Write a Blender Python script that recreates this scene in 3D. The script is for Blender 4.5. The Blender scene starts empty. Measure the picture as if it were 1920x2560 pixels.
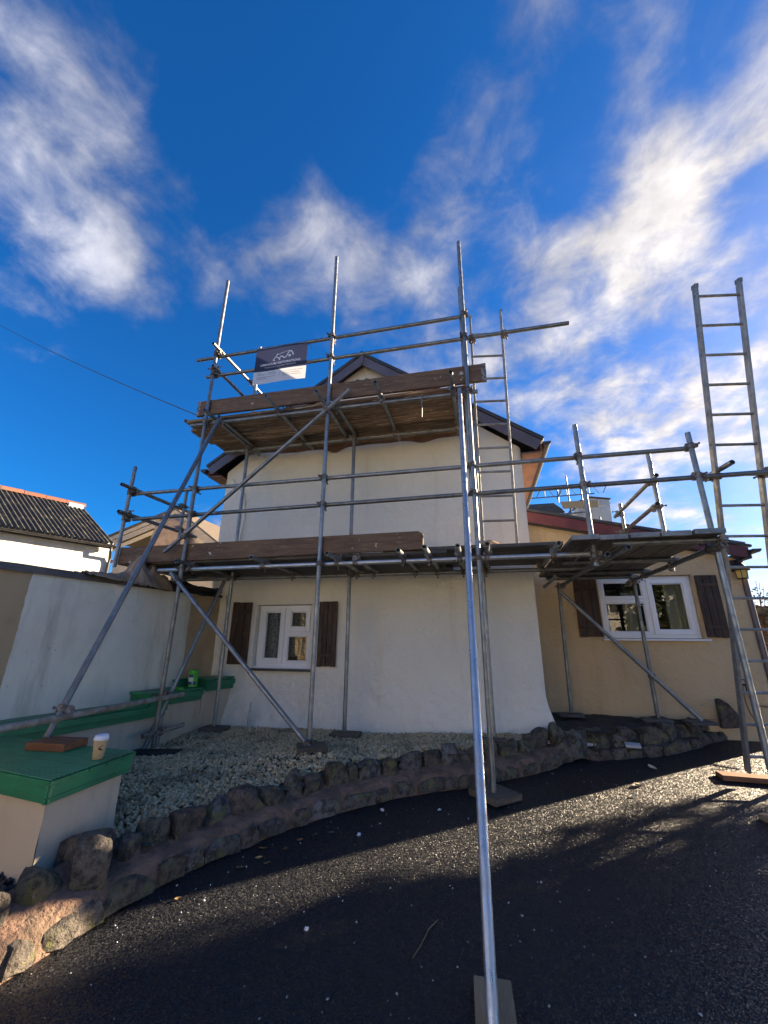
import bpy, bmesh, math, random
import numpy as np
from mathutils import Vector, Matrix, noise as mnoise

random.seed(7)
rng = np.random.default_rng(11)
sc = bpy.context.scene
col = sc.collection
R = math.radians

# ------------------------------------------------------------------ camera, sky, sun, exposure
H_CAM = 1.5
cam_d = bpy.data.cameras.new('camera')
cam = bpy.data.objects.new('camera', cam_d)
col.objects.link(cam)
pitch, yaw, roll = R(17.697), R(13.155), R(0.473)
fwd = Vector((-math.sin(yaw) * math.cos(pitch), math.cos(yaw) * math.cos(pitch), math.sin(pitch)))
rgt = Vector((math.cos(yaw), math.sin(yaw), 0))
upv = rgt.cross(fwd)
r2 = rgt * math.cos(roll) + upv * math.sin(roll)
u2 = upv * math.cos(roll) - rgt * math.sin(roll)
mw = Matrix.Identity(4)
for i in range(3):
    mw[i][0], mw[i][1], mw[i][2] = r2[i], u2[i], -fwd[i]
mw[0][3], mw[1][3], mw[2][3] = 0, 0, H_CAM
cam.matrix_world = mw
cam_d.sensor_fit = 'HORIZONTAL'
cam_d.sensor_width = 36.0
cam_d.lens = 36.0 * 1008.3 / 1920.0
cam_d.clip_start = 0.05
cam_d.clip_end = 2000
sc.camera = cam

SUN_AZ, SUN_EL = R(53), R(18)           # azimuth measured from +Y towards +X
sun_dir = Vector((math.sin(SUN_AZ) * math.cos(SUN_EL), math.cos(SUN_AZ) * math.cos(SUN_EL), math.sin(SUN_EL)))
sun_d = bpy.data.lights.new('sun', 'SUN')
sun_d.energy = 4.4
sun_d.angle = R(0.5)
sun_d.color = (1.0, 0.87, 0.70)
sun = bpy.data.objects.new('sun', sun_d)
col.objects.link(sun)
sun.rotation_euler = (-sun_dir).to_track_quat('-Z', 'Y').to_euler()
sun.location = (20, 16, 12)

world = bpy.data.worlds.new('World')
sc.world = world
world.use_nodes = True
wn, wl = world.node_tree.nodes, world.node_tree.links
wn.clear()


def N(tree, typ, **kw):
    n = tree.nodes.new(typ)
    for k, v in kw.items():
        if k.startswith('i_'):
            key = k[2:]
            key = int(key) if key.isdigit() else key
            n.inputs[key].default_value = v
        else:
            setattr(n, k, v)
    return n


def math_n(tree, op, a, b=None, c=None, clamp=False):
    n = tree.nodes.new('ShaderNodeMath')
    n.operation = op
    n.use_clamp = clamp
    for i, v in enumerate((a, b, c)):
        if v is None:
            continue
        if isinstance(v, (int, float)):
            n.inputs[i].default_value = v
        else:
            tree.links.new(v, n.inputs[i])
    return n.outputs[0]


def maprange(tree, v, a, b, c=0.0, d=1.0, smooth=True):
    n = tree.nodes.new('ShaderNodeMapRange')
    n.interpolation_type = 'SMOOTHSTEP' if smooth else 'LINEAR'
    n.inputs[1].default_value, n.inputs[2].default_value = a, b
    n.inputs[3].default_value, n.inputs[4].default_value = c, d
    tree.links.new(v, n.inputs[0])
    return n.outputs[0]


def mixc(tree, f, a, b, blend='MIX'):
    n = tree.nodes.new('ShaderNodeMix')
    n.data_type = 'RGBA'
    n.blend_type = blend
    for sock, v in ((n.inputs[0], f), (n.inputs[6], a), (n.inputs[7], b)):
        if hasattr(v, 'is_linked') or hasattr(v, 'links'):
            tree.links.new(v, sock)
        elif isinstance(v, (int, float)):
            sock.default_value = v
        else:
            sock.default_value = tuple(v) + ((1,) if len(v) == 3 else ())
    return n.outputs[2]


def build_world():
    t = world.node_tree
    sky = N(t, 'ShaderNodeTexSky', sky_type='NISHITA', sun_disc=False)
    sky.sun_elevation = SUN_EL
    sky.sun_rotation = SUN_AZ
    sky.altitude = 100
    sky.air_density = 1.0
    sky.dust_density = 0.6
    sky.ozone_density = 7.0
    hs = N(t, 'ShaderNodeHueSaturation', i_Saturation=1.22, i_Value=SKY_VAL)
    hs.inputs['Hue'].default_value = 0.5
    tint = mixc(t, 1.0, sky.outputs[0], (0.95, 0.90, 1.04), 'MULTIPLY')
    wl.new(tint, hs.inputs['Color'])
    tc = N(t, 'ShaderNodeTexCoord')
    sep = N(t, 'ShaderNodeSeparateXYZ')
    wl.new(tc.outputs['Generated'], sep.inputs[0])
    z = math_n(t, 'ADD', math_n(t, 'MAXIMUM', sep.outputs[2], 0.0), 0.26)
    u = math_n(t, 'DIVIDE', sep.outputs[0], z)
    v = math_n(t, 'DIVIDE', sep.outputs[1], z)
    uv = N(t, 'ShaderNodeCombineXYZ')
    wl.new(u, uv.inputs[0])
    wl.new(v, uv.inputs[1])
    mp = N(t, 'ShaderNodeMapping')
    mp.inputs['Rotation'].default_value = (0, 0, R(CL_ROT))
    mp.inputs['Scale'].default_value = (1.1, 1.1, 1)
    mp.inputs['Location'].default_value = CL_LOC
    wl.new(uv.outputs[0], mp.inputs[0])
    n1 = N(t, 'ShaderNodeTexNoise', i_Scale=3.0, i_Detail=9.0, i_Roughness=0.55, i_Distortion=0.2)
    wl.new(mp.outputs[0], n1.inputs['Vector'])
    n2 = N(t, 'ShaderNodeTexNoise', i_Scale=0.75, i_Detail=2.0, i_Roughness=0.5)
    mp2 = N(t, 'ShaderNodeMapping')
    mp2.inputs['Location'].default_value = (3.1, 7.7, 0)
    wl.new(mp.outputs[0], mp2.inputs[0])
    wl.new(mp2.outputs[0], n2.inputs['Vector'])
    n4 = N(t, 'ShaderNodeTexNoise', i_Scale=8.0, i_Detail=8.0, i_Roughness=0.6, i_Distortion=0.4)
    wl.new(mp.outputs[0], n4.inputs['Vector'])
    cov = math_n(t, 'ADD', math_n(t, 'MULTIPLY', n1.outputs[0], 0.95), math_n(t, 'MULTIPLY', n2.outputs[0], 0.12))
    cov = math_n(t, 'ADD', cov, math_n(t, 'MULTIPLY', math_n(t, 'SUBTRACT', n4.outputs[0], 0.5), 0.42))
    for dx, dy, dz, rad, amp in CLOUD_FIELDS:
        dn = N(t, 'ShaderNodeVectorMath', operation='DOT_PRODUCT')
        wl.new(tc.outputs['Generated'], dn.inputs[0])
        dn.inputs[1].default_value = (dx, dy, dz)
        cov = math_n(t, 'ADD', cov, maprange(t, dn.outputs['Value'], math.cos(R(rad * 1.5)), math.cos(R(rad * 0.2)), 0, amp * (0.62 if amp > 0 else 0.75)))
    a = maprange(t, cov, CL_LO, CL_HI)
    # more cloud and haze towards the horizon on the sun's side
    dotn = N(t, 'ShaderNodeVectorMath', operation='DOT_PRODUCT')
    wl.new(tc.outputs['Generated'], dotn.inputs[0])
    dotn.inputs[1].default_value = sun_dir
    near = math_n(t, 'POWER', math_n(t, 'MAXIMUM', dotn.outputs['Value'], 0.0), 6.0)
    a2 = math_n(t, 'ADD', a, math_n(t, 'MULTIPLY', near, 0.36), clamp=True)
    a3 = math_n(t, 'MULTIPLY', a2, maprange(t, dotn.outputs['Value'], 0.25, 0.8, 0.66, 0.90))
    n3 = N(t, 'ShaderNodeTexNoise', i_Scale=5.5, i_Detail=7.0, i_Roughness=0.6)
    wl.new(mp.outputs[0], n3.inputs['Vector'])
    dens = math_n(t, 'MULTIPLY', maprange(t, cov, CL_LO, CL_HI + 0.10, 0.45, 1.0), maprange(t, n3.outputs[0], 0.3, 0.7, 0.78, 1.15))
    # clouds seen with the sun behind the viewer are lit from the front and are brightened to fill the shaded facade
    front = maprange(t, dotn.outputs['Value'], 0.15, -0.75)
    lum = math_n(t, 'MULTIPLY', dens, math_n(t, 'ADD', math_n(t, 'ADD', CL_LUM, math_n(t, 'MULTIPLY', near, CL_SUN)), math_n(t, 'MULTIPLY', front, CL_FRONT_FILL)))
    ccol = mixc(t, near, (0.86, 0.93, 1.12), (1.06, 1.02, 0.96))
    vm = N(t, 'ShaderNodeVectorMath', operation='SCALE')
    wl.new(ccol, vm.inputs[0])
    wl.new(lum, vm.inputs['Scale'])
    mx = mixc(t, a3, hs.outputs[0], vm.outputs[0])
    bg = N(t, 'ShaderNodeBackground', i_Strength=SKY_STR)
    wl.new(mx, bg.inputs[0])
    out = N(t, 'ShaderNodeOutputWorld')
    wl.new(bg.outputs[0], out.inputs[0])


CLOUD_FIELDS = [  # direction, angular radius in degrees, more (+) or less (-) cloud
    (-0.592, 0.239, 0.769, 12, 0.1),
    (-0.597, 0.337, 0.728, 10, 0.06),
    (-0.491, 0.345, 0.8, 8, 0.05),
    (-0.567, 0.42, 0.708, 7, 0.06),
    (-0.718, 0.396, 0.572, 9, 0.15),
    (-0.654, 0.496, 0.571, 8, 0.15),
    (-0.699, 0.443, 0.562, 7, 0.06),
    (-0.748, 0.424, 0.511, 8, 0.08),
    (-0.348, 0.514, 0.784, 8, 0.17),
    (-0.283, 0.602, 0.747, 8, 0.13),
    (-0.138, 0.595, 0.792, 8, 0.12),
    (0.011, 0.579, 0.816, 7, 0.11),
    (0.075, 0.515, 0.854, 8, 0.12),
    (-0.012, 0.682, 0.732, 6, 0.07),
    (-0.126, 0.672, 0.73, 6, 0.06),
    (0.196, 0.66, 0.726, 6, 0.1),
    (0.277, 0.595, 0.754, 6, 0.11),
    (0.349, 0.564, 0.749, 6, 0.09),
    (0.392, 0.472, 0.79, 7, 0.11),
    (0.347, 0.651, 0.675, 6, 0.15),
    (0.235, 0.716, 0.657, 7, 0.14),
    (0.339, 0.742, 0.578, 6, 0.09),
    (0.452, 0.627, 0.635, 6, 0.1),
    (0.148, 0.786, 0.6, 6, 0.1),
    (0.007, 0.774, 0.633, 6, 0.08),
    (0.276, 0.827, 0.49, 8, 0.12),
    (0.386, 0.825, 0.412, 8, 0.12),
    (0.467, 0.761, 0.45, 7, 0.1),
    (-0.197, 0.722, 0.663, 6, 0.07),
    (-0.529, 0.523, 0.668, 7, 0.06),
    (-0.279, 0.339, 0.898, 14, -0.075),
    (-0.13, 0.361, 0.923, 12, -0.075),
    (-0.37, 0.337, 0.866, 8, -0.08),
    (-0.186, 0.471, 0.862, 8, -0.075),
    (-0.393, 0.419, 0.819, 6, -0.08),
    (-0.033, 0.43, 0.902, 7, -0.06),
    (0.196, 0.438, 0.877, 10, -0.09),
    (0.282, 0.509, 0.813, 7, -0.13),
    (0.144, 0.561, 0.815, 5, -0.08),
    (-0.767, 0.486, 0.418, 12, -0.25),
    (-0.654, 0.609, 0.449, 11, -0.25),
    (-0.481, 0.652, 0.586, 7, -0.12),
    (-0.638, 0.389, 0.664, 6, -0.09),
    (-0.696, 0.343, 0.631, 5, -0.07),
    (-0.481, 0.484, 0.731, 5, -0.06),
    (0.287, 0.664, 0.69, 3.5, -0.08),
    (0.413, 0.698, 0.585, 5, -0.08),
    (0.448, 0.555, 0.701, 4, -0.06),
    (0.397, 0.616, 0.681, 4, -0.06),
    (0.122, 0.727, 0.676, 4, -0.06),
    (-0.333, 0.755, 0.565, 8, -0.1),
]
SKY_STR, SKY_VAL = 0.12, 0.40
CL_ROT, CL_LOC = 13.0, (2.3, 5.1, 0)
CL_LO, CL_HI = 0.485, 0.86
CL_LUM, CL_SUN, CL_FRONT_FILL = 1.5, 1.45, 5.0
build_world()
sc.view_settings.view_transform = 'Standard'
sc.view_settings.look = 'None'
sc.view_settings.gamma = 1.0
sc.view_settings.use_curve_mapping = False
sc.view_settings.exposure = 2.45
sc.view_settings.use_white_balance = True
sc.view_settings.white_balance_temperature = 7900
sc.cycles.max_bounces = 8
sc.cycles.diffuse_bounces = 4
sc.cycles.transparent_max_bounces = 12


# ------------------------------------------------------------------ materials
def bsdf(name):
    m = bpy.data.materials.new(name)
    m.use_nodes = True
    return m, m.node_tree, m.node_tree.nodes['Principled BSDF']


def coords(t, stretch=(1, 1, 1), jitter=False, rot=(0, 0, 0)):
    tc = N(t, 'ShaderNodeTexCoord')
    mp = N(t, 'ShaderNodeMapping')
    mp.inputs['Scale'].default_value = stretch
    mp.inputs['Rotation'].default_value = rot
    t.links.new(tc.outputs['Object'], mp.inputs[0])
    if jitter:
        oi = N(t, 'ShaderNodeObjectInfo')
        s = N(t, 'ShaderNodeVectorMath', operation='SCALE')
        s.inputs[0].default_value = (31.0, 17.0, 23.0)
        t.links.new(oi.outputs['Random'], s.inputs['Scale'])
        ad = N(t, 'ShaderNodeVectorMath', operation='ADD')
        t.links.new(mp.outputs[0], ad.inputs[0])
        t.links.new(s.outputs[0], ad.inputs[1])
        return ad.outputs[0]
    return mp.outputs[0]


def noise(t, vec, scale, detail=5.0, rough=0.55, dist=0.0):
    n = N(t, 'ShaderNodeTexNoise', i_Scale=scale, i_Detail=detail, i_Roughness=rough, i_Distortion=dist)
    t.links.new(vec, n.inputs['Vector'])
    return n.outputs[0]


def bump(t, b, h, strength, dist, prev=None):
    n = N(t, 'ShaderNodeBump', i_Strength=strength, i_Distance=dist)
    t.links.new(h, n.inputs['Height'])
    if prev is not None:
        t.links.new(prev, n.inputs['Normal'])
    t.links.new(n.outputs[0], b.inputs['Normal'])
    return n.outputs[0]


def obj_value(t, c, lo, hi):
    oi = N(t, 'ShaderNodeObjectInfo')
    k = maprange(t, oi.outputs['Random'], 0, 1, lo, hi, smooth=False)
    hsv = N(t, 'ShaderNodeHueSaturation')
    t.links.new(k, hsv.inputs['Value'])
    t.links.new(c, hsv.inputs['Color'])
    return hsv.outputs[0]


def simple(name, c1, c2=None, scale=6.0, rough=0.7, metal=0.0, bst=0.0, bscale=60.0, bdist=0.01, stretch=(1, 1, 1),
           lo=0.4, hi=0.62, jitter=False, val=None, dist=0.0, spec=0.5):
    m, t, b = bsdf(name)
    b.inputs['Roughness'].default_value = rough
    b.inputs['Metallic'].default_value = metal
    b.inputs['Specular IOR Level'].default_value = spec
    vec = coords(t, stretch, jitter)
    if c2 is None:
        c2 = tuple(x * 0.8 for x in c1)
    f = maprange(t, noise(t, vec, scale, 6, 0.6, dist), lo, hi)
    c = mixc(t, f, c1, c2)
    if val:
        c = obj_value(t, c, *val)
    t.links.new(c, b.inputs['Base Color'])
    if bst:
        bump(t, b, noise(t, vec, bscale, 4, 0.6), bst, bdist)
    return m


def render_mat(name, c1, c2, stain, stain_amt, bs=0.5):
    """painted rough-cast render: fine stucco relief, faint vertical weathering streaks"""
    m, t, b = bsdf(name)
    b.inputs['Roughness'].default_value = 0.85
    v = coords(t)
    f = maprange(t, noise(t, v, 1.3, 5), 0.35, 0.68)
    c = mixc(t, f, c1, c2)
    vs = coords(t, (3.0, 3.0, 0.35))
    st = maprange(t, noise(t, vs, 1.6, 6, 0.6), 0.52, 0.78, 0, stain_amt)
    c = mixc(t, st, c, stain)
    t.links.new(c, b.inputs['Base Color'])
    n1 = bump(t, b, noise(t, v, 44.0, 4, 0.65), bs, 0.010)
    n2 = bump(t, b, noise(t, v, 12.0, 4, 0.55), bs * 0.7, 0.022, n1)
    bump(t, b, noise(t, v, 3.6, 3, 0.5), bs * 0.6, 0.06, n2)
    return m


def wood(name, c1, c2, c3, along='X', rough=0.75, val=(0.75, 1.2), fine=1.0, splash=False):
    m, t, b = bsdf(name)
    st = {'X': (0.9, 9, 9), 'Y': (9, 0.9, 9), 'Z': (9, 9, 0.9)}[along]
    v = coords(t, st, True)
    g = noise(t, v, 2.2 * fine, 6, 0.62, 0.7)
    c = mixc(t, maprange(t, g, 0.38, 0.6), c1, c2)
    g2 = noise(t, v, 9.0 * fine, 4, 0.6, 0.3)
    c = mixc(t, maprange(t, g2, 0.55, 0.72), c, c3)
    c = obj_value(t, c, *val)
    if splash:
        vw = coords(t)
        sp = math_n(t, 'MULTIPLY', maprange(t, noise(t, vw, 9.0, 4, 0.6), 0.66, 0.69), maprange(t, noise(t, vw, 1.7, 2), 0.45, 0.6))
        c = mixc(t, sp, c, (0.58, 0.55, 0.47))
    t.links.new(c, b.inputs['Base Color'])
    b.inputs['Roughness'].default_value = rough
    bump(t, b, g2, 0.35, 0.004)
    return m


MAT = {}
MAT['cream'] = render_mat('cream_render', (0.82, 0.79, 0.695), (0.79, 0.755, 0.655), (0.64, 0.56, 0.41), 0.55, 1.0)
MAT['tan'] = render_mat('tan_render', (0.60, 0.445, 0.265), (0.56, 0.41, 0.245), (0.43, 0.28, 0.14), 0.35, 1.0)
MAT['plinth'] = render_mat('plinth_render', (0.60, 0.49, 0.36), (0.54, 0.44, 0.33), (0.30, 0.22, 0.13), 0.75, 0.2)
MAT['neigh_white'] = render_mat('neighbour_white_render', (0.70, 0.675, 0.61), (0.60, 0.57, 0.50), (0.46, 0.42, 0.35), 0.6, 0.6)
MAT['grey_render'] = render_mat('grey_render', (0.50, 0.53, 0.55), (0.42, 0.45, 0.47), (0.25, 0.26, 0.27), 0.6, 0.3)


def wall_paint():
    """old white paint with an ochre panel at each end, set out along the wall's own length"""
    m, t, b = bsdf('boundary_wall_paint')
    b.inputs['Roughness'].default_value = 0.8
    v = coords(t)
    tc = N(t, 'ShaderNodeTexCoord')
    dot = N(t, 'ShaderNodeVectorMath', operation='DOT_PRODUCT')
    dot.inputs[1].default_value = (math.sin(R(9)), math.cos(R(9)), 0)
    t.links.new(tc.outputs['Object'], dot.inputs[0])
    off = -3.76 * math.sin(R(9)) + 5.42 * math.cos(R(9))
    s = math_n(t, 'ADD', dot.outputs['Value'], -off)
    wob = math_n(t, 'MULTIPLY', math_n(t, 'SUBTRACT', noise(t, v, 2.0, 3), 0.5), 0.08)
    s = math_n(t, 'ADD', s, wob)
    tanm = math_n(t, 'MAXIMUM', maprange(t, s, -2.455, -2.462), maprange(t, s, -0.527, -0.52))
    c = mixc(t, maprange(t, noise(t, v, 2.2, 6, 0.6), 0.4, 0.7), (0.78, 0.74, 0.615), (0.69, 0.655, 0.54))
    vs = coords(t, (4.0, 4.0, 0.5))
    c = mixc(t, maprange(t, noise(t, vs, 1.5, 7, 0.62), 0.5, 0.75, 0, 0.55), c, (0.36, 0.33, 0.26))
    c = mixc(t, maprange(t, noise(t, v, 14.0, 4, 0.6), 0.66, 0.74, 0, 0.5), c, (0.25, 0.24, 0.20))
    tn = mixc(t, maprange(t, noise(t, v, 3.0, 5), 0.4, 0.65), (0.47, 0.34, 0.20), (0.42, 0.29, 0.16))
    c = mixc(t, tanm, c, tn)
    t.links.new(c, b.inputs['Base Color'])
    n1 = bump(t, b, noise(t, v, 60.0, 4, 0.6), 0.4, 0.006)
    bump(t, b, noise(t, v, 7.0, 3), 0.5, 0.03, n1)
    return m


MAT['wallpaint'] = wall_paint()


def galv(name, c1, c2, rough=0.42, metal=0.75):
    m, t, b = bsdf(name)
    v = coords(t, (1, 1, 1), True)
    f = maprange(t, noise(t, v, 9.0, 6, 0.65), 0.38, 0.64)
    c = mixc(t, f, c1, c2)
    sp = maprange(t, noise(t, v, 30.0, 4, 0.6), 0.66, 0.74, 0, 0.5)
    c = mixc(t, sp, c, (0.52, 0.51, 0.48))
    rs = maprange(t, noise(t, v, 5.0, 6, 0.7), 0.62, 0.74, 0, 0.8)
    c = mixc(t, rs, c, (0.20, 0.15, 0.11))
    c = obj_value(t, c, 0.7, 1.15)
    t.links.new(c, b.inputs['Base Color'])
    b.inputs['Metallic'].default_value = metal
    r = maprange(t, noise(t, v, 16.0, 5), 0.3, 0.7, rough - 0.1, rough + 0.18)
    t.links.new(r, b.inputs['Roughness'])
    bump(t, b, noise(t, v, 70.0, 3), 0.12, 0.003)
    return m


MAT['galv'] = galv('galvanised_tube', (0.30, 0.315, 0.315), (0.21, 0.225, 0.23))
MAT['galv_new'] = galv('bright_galvanised_tube', (0.62, 0.65, 0.68), (0.50, 0.53, 0.57), 0.36)
MAT['alu'] = galv('aluminium', (0.34, 0.335, 0.32), (0.24, 0.235, 0.225), 0.48, 0.6)
MAT['old_tube'] = galv('old_crusted_tube', (0.42, 0.39, 0.33), (0.24, 0.19, 0.14), 0.7, 0.2)
MAT['coupler'] = simple('rusty_coupler', (0.10, 0.075, 0.06), (0.24, 0.22, 0.20), 30, 0.6, 0.4, 0.3, 80, 0.004, jitter=True, val=(0.7, 1.5))
MAT['toe'] = wood('brown_toe_board', (0.175, 0.098, 0.052), (0.115, 0.064, 0.036), (0.26, 0.165, 0.10), 'X', splash=True)
MAT['deck'] = wood('weathered_deck_board', (0.31, 0.195, 0.112), (0.14, 0.09, 0.056), (0.74, 0.59, 0.42), 'X', val=(0.55, 1.25), fine=0.5)
MAT['deck_grey'] = wood('grey_deck_board', (0.12, 0.105, 0.092), (0.07, 0.062, 0.056), (0.2, 0.17, 0.14), 'X', val=(0.7, 1.3))
MAT['deck_y'] = wood('grey_cross_deck_board', (0.13, 0.115, 0.10), (0.08, 0.07, 0.064), (0.22, 0.19, 0.16), 'Y', val=(0.7, 1.3))
MAT['sole'] = wood('damp_sole_board', (0.13, 0.10, 0.072), (0.085, 0.066, 0.048), (0.2, 0.16, 0.12), 'X', val=(0.8, 1.3))
MAT['sole_red'] = wood('reddish_sole_board', (0.26, 0.105, 0.045), (0.19, 0.075, 0.035), (0.33, 0.16, 0.08), 'X', val=(0.9, 1.1))
MAT['sole_pale'] = wood('pale_sole_board', (0.32, 0.22, 0.125), (0.26, 0.175, 0.10), (0.40, 0.29, 0.18), 'Y', val=(0.9, 1.1))
MAT['shutter'] = wood('dark_stained_shutter', (0.066, 0.034, 0.018), (0.030, 0.016, 0.010), (0.135, 0.075, 0.042), 'Z', rough=0.62, val=(0.7, 1.25))
MAT['pale_timber'] = wood('pale_new_timber', (0.66, 0.53, 0.36), (0.56, 0.43, 0.28), (0.72, 0.6, 0.44), 'X', val=(0.8, 1.15))
MAT['weathered'] = wood('weathered_barge_timber', (0.56, 0.46, 0.35), (0.44, 0.34, 0.25), (0.70, 0.63, 0.54), 'X', val=(0.85, 1.15))
MAT['upvc'] = simple('white_upvc', (0.80, 0.82, 0.85), (0.77, 0.79, 0.82), 3, 0.28)
MAT['barge'] = simple('purple_brown_barge_board', (0.125, 0.105, 0.125), (0.10, 0.085, 0.10), 4, 0.35)
MAT['fascia'] = simple('red_brown_fascia', (0.20, 0.085, 0.05), (0.15, 0.06, 0.036), 5, 0.45)
MAT['burgundy'] = simple('burgundy_barge_paint', (0.135, 0.032, 0.030), (0.10, 0.024, 0.024), 7, 0.4, bst=0.15, bscale=40)
MAT['slate'] = simple('dark_slate', (0.045, 0.048, 0.056), (0.075, 0.078, 0.085), 5, 0.5, bst=0.3, bscale=30, jitter=True, val=(0.7, 1.35))
MAT['gutter'] = simple('black_gutter', (0.03, 0.03, 0.034), (0.05, 0.048, 0.05), 6, 0.4)
MAT['corrugated'] = simple('lichened_corrugated_sheet', (0.05, 0.047, 0.042), (0.19, 0.175, 0.11), 5, 0.85, bst=0.4, bscale=40, lo=0.48, hi=0.72)
MAT['ridge'] = simple('red_ridge_tile', (0.30, 0.095, 0.05), (0.16, 0.095, 0.07), 6, 0.75, bst=0.3, bscale=50, jitter=True, val=(0.7, 1.2))
MAT['lead'] = simple('dark_lead_coping', (0.085, 0.075, 0.08), (0.13, 0.115, 0.11), 5, 0.55, bst=0.3, bscale=14, bdist=0.01)
MAT['felt'] = simple('black_roofing_felt', (0.012, 0.012, 0.013), (0.03, 0.028, 0.027), 8, 0.8, bst=0.4, bscale=25)
MAT['tarp'] = simple('brown_tarpaulin', (0.38, 0.25, 0.155), (0.30, 0.19, 0.115), 6, 0.62, bst=0.3, bscale=18, bdist=0.02)
MAT['tarp_dark'] = simple('rust_brown_sheet', (0.13, 0.062, 0.036), (0.19, 0.10, 0.06), 6, 0.6, bst=0.3, bscale=18, bdist=0.02)
MAT['mortar'] = simple('reddish_mortar', (0.23, 0.135, 0.095), (0.12, 0.08, 0.058), 7, 0.9, bst=1.0, bscale=26, bdist=0.03)
MAT['soil'] = simple('dark_soil', (0.035, 0.028, 0.022), (0.06, 0.048, 0.038), 14, 0.95, bst=1.0, bscale=30, bdist=0.03)
MAT['dark'] = simple('room_shade_black', (0.02, 0.018, 0.017), (0.03, 0.025, 0.022), 3, 0.9)  # near-black colour stands in for the shade inside the rooms
MAT['cable_w'] = simple('cream_cable', (0.6, 0.57, 0.48), None, 4, 0.5)
MAT['black'] = simple('black_plastic', (0.015, 0.015, 0.016), None, 4, 0.5)
MAT['hose'] = simple('tan_hose', (0.30, 0.20, 0.10), None, 4, 0.5)
MAT['orange'] = simple('orange_connector', (0.65, 0.28, 0.04), None, 4, 0.4)
MAT['cup'] = simple('kraft_paper', (0.60, 0.42, 0.225), (0.55, 0.375, 0.195), 8, 0.7)
MAT['cuplid'] = simple('white_plastic_lid', (0.80, 0.82, 0.86), (0.78, 0.8, 0.84), 8, 0.35)
MAT['cupmark'] = simple('dark_brown_print', (0.035, 0.022, 0.02), None, 8, 0.6)
MAT['tub_green'] = simple('bright_green_plastic', (0.06, 0.52, 0.05), (0.05, 0.45, 0.045), 4, 0.35)
MAT['tub_blue'] = simple('navy_label_print', (0.02, 0.03, 0.17), None, 4, 0.4)
MAT['tub_white'] = simple('pale_label_print', (0.62, 0.72, 0.66), None, 4, 0.4)
MAT['leaf_dead'] = simple('dead_leaf', (0.22, 0.085, 0.03), (0.30, 0.20, 0.08), 20, 0.7, val=(0.5, 1.3), jitter=True)
MAT['paper'] = simple('white_scrap', (0.72, 0.73, 0.76), None, 5, 0.6)
MAT['amber'] = simple('amber_lantern_glass', (0.75, 0.50, 0.16), (0.6, 0.38, 0.1), 9, 0.15)
MAT['bark'] = simple('bark', (0.09, 0.065, 0.045), (0.05, 0.038, 0.028), 14, 0.9, bst=0.6, bscale=30, bdist=0.02)
MAT['hleaf'] = simple('hedge_leaf', (0.05, 0.075, 0.025), (0.09, 0.10, 0.04), 5, 0.55)
MAT['farground'] = simple('verge', (0.16, 0.15, 0.10), (0.09, 0.11, 0.045), 1.5, 0.95, bst=0.5, bscale=8, bdist=0.05)
MAT['rubble'] = simple('rubble_wall', (0.15, 0.13, 0.11), (0.09, 0.08, 0.07), 7, 0.9, bst=0.8, bscale=12, bdist=0.05)
MAT['lane'] = simple('bounce_concrete_lane', (0.36, 0.34, 0.30), (0.28, 0.265, 0.235), 2.5, 0.9, bst=0.3, bscale=30)
MAT['plywood'] = simple('plywood', (0.42, 0.30, 0.16), (0.36, 0.25, 0.13), 5, 0.7, stretch=(1, 6, 6))
MAT['furniture'] = simple('dark_red_furniture', (0.10, 0.03, 0.02), None, 4, 0.4)


def stone_mat():
    m, t, b = bsdf('field_stone')
    v = coords(t, (1, 1, 1), True)
    oi = N(t, 'ShaderNodeObjectInfo')
    cr = N(t, 'ShaderNodeValToRGB')
    e = cr.color_ramp.elements
    e[0].position, e[0].color = 0.0, (0.115, 0.10, 0.078, 1)
    e[1].position, e[1].color = 1.0, (0.10, 0.098, 0.095, 1)
    for p, c in ((0.2, (0.15, 0.135, 0.088, 1)), (0.4, (0.12, 0.085, 0.07, 1)), (0.55, (0.17, 0.15, 0.125, 1)), (0.75, (0.145, 0.10, 0.08, 1)), (0.9, (0.21, 0.20, 0.185, 1))):
        el = cr.color_ramp.elements.new(p)
        el.color = c
    t.links.new(oi.outputs['Random'], cr.inputs[0])
    dk = mixc(t, maprange(t, noise(t, v, 16.0, 7, 0.7), 0.40, 0.62), cr.outputs[0], (0.040, 0.034, 0.028))
    moss = mixc(t, maprange(t, noise(t, v, 9.0, 6, 0.65), 0.53, 0.64, 0, 0.8), dk, (0.17, 0.165, 0.06))
    pale = mixc(t, maprange(t, noise(t, v, 40.0, 3, 0.6), 0.64, 0.72, 0, 0.6), moss, (0.33, 0.31, 0.26))
    t.links.new(pale, b.inputs['Base Color'])
    b.inputs['Roughness'].default_value = 0.8
    n1 = bump(t, b, noise(t, v, 40.0, 6, 0.7), 1.0, 0.016)
    bump(t, b, noise(t, v, 11.0, 5, 0.65), 0.9, 0.05, n1)
    return m


MAT['stone'] = stone_mat()


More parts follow.
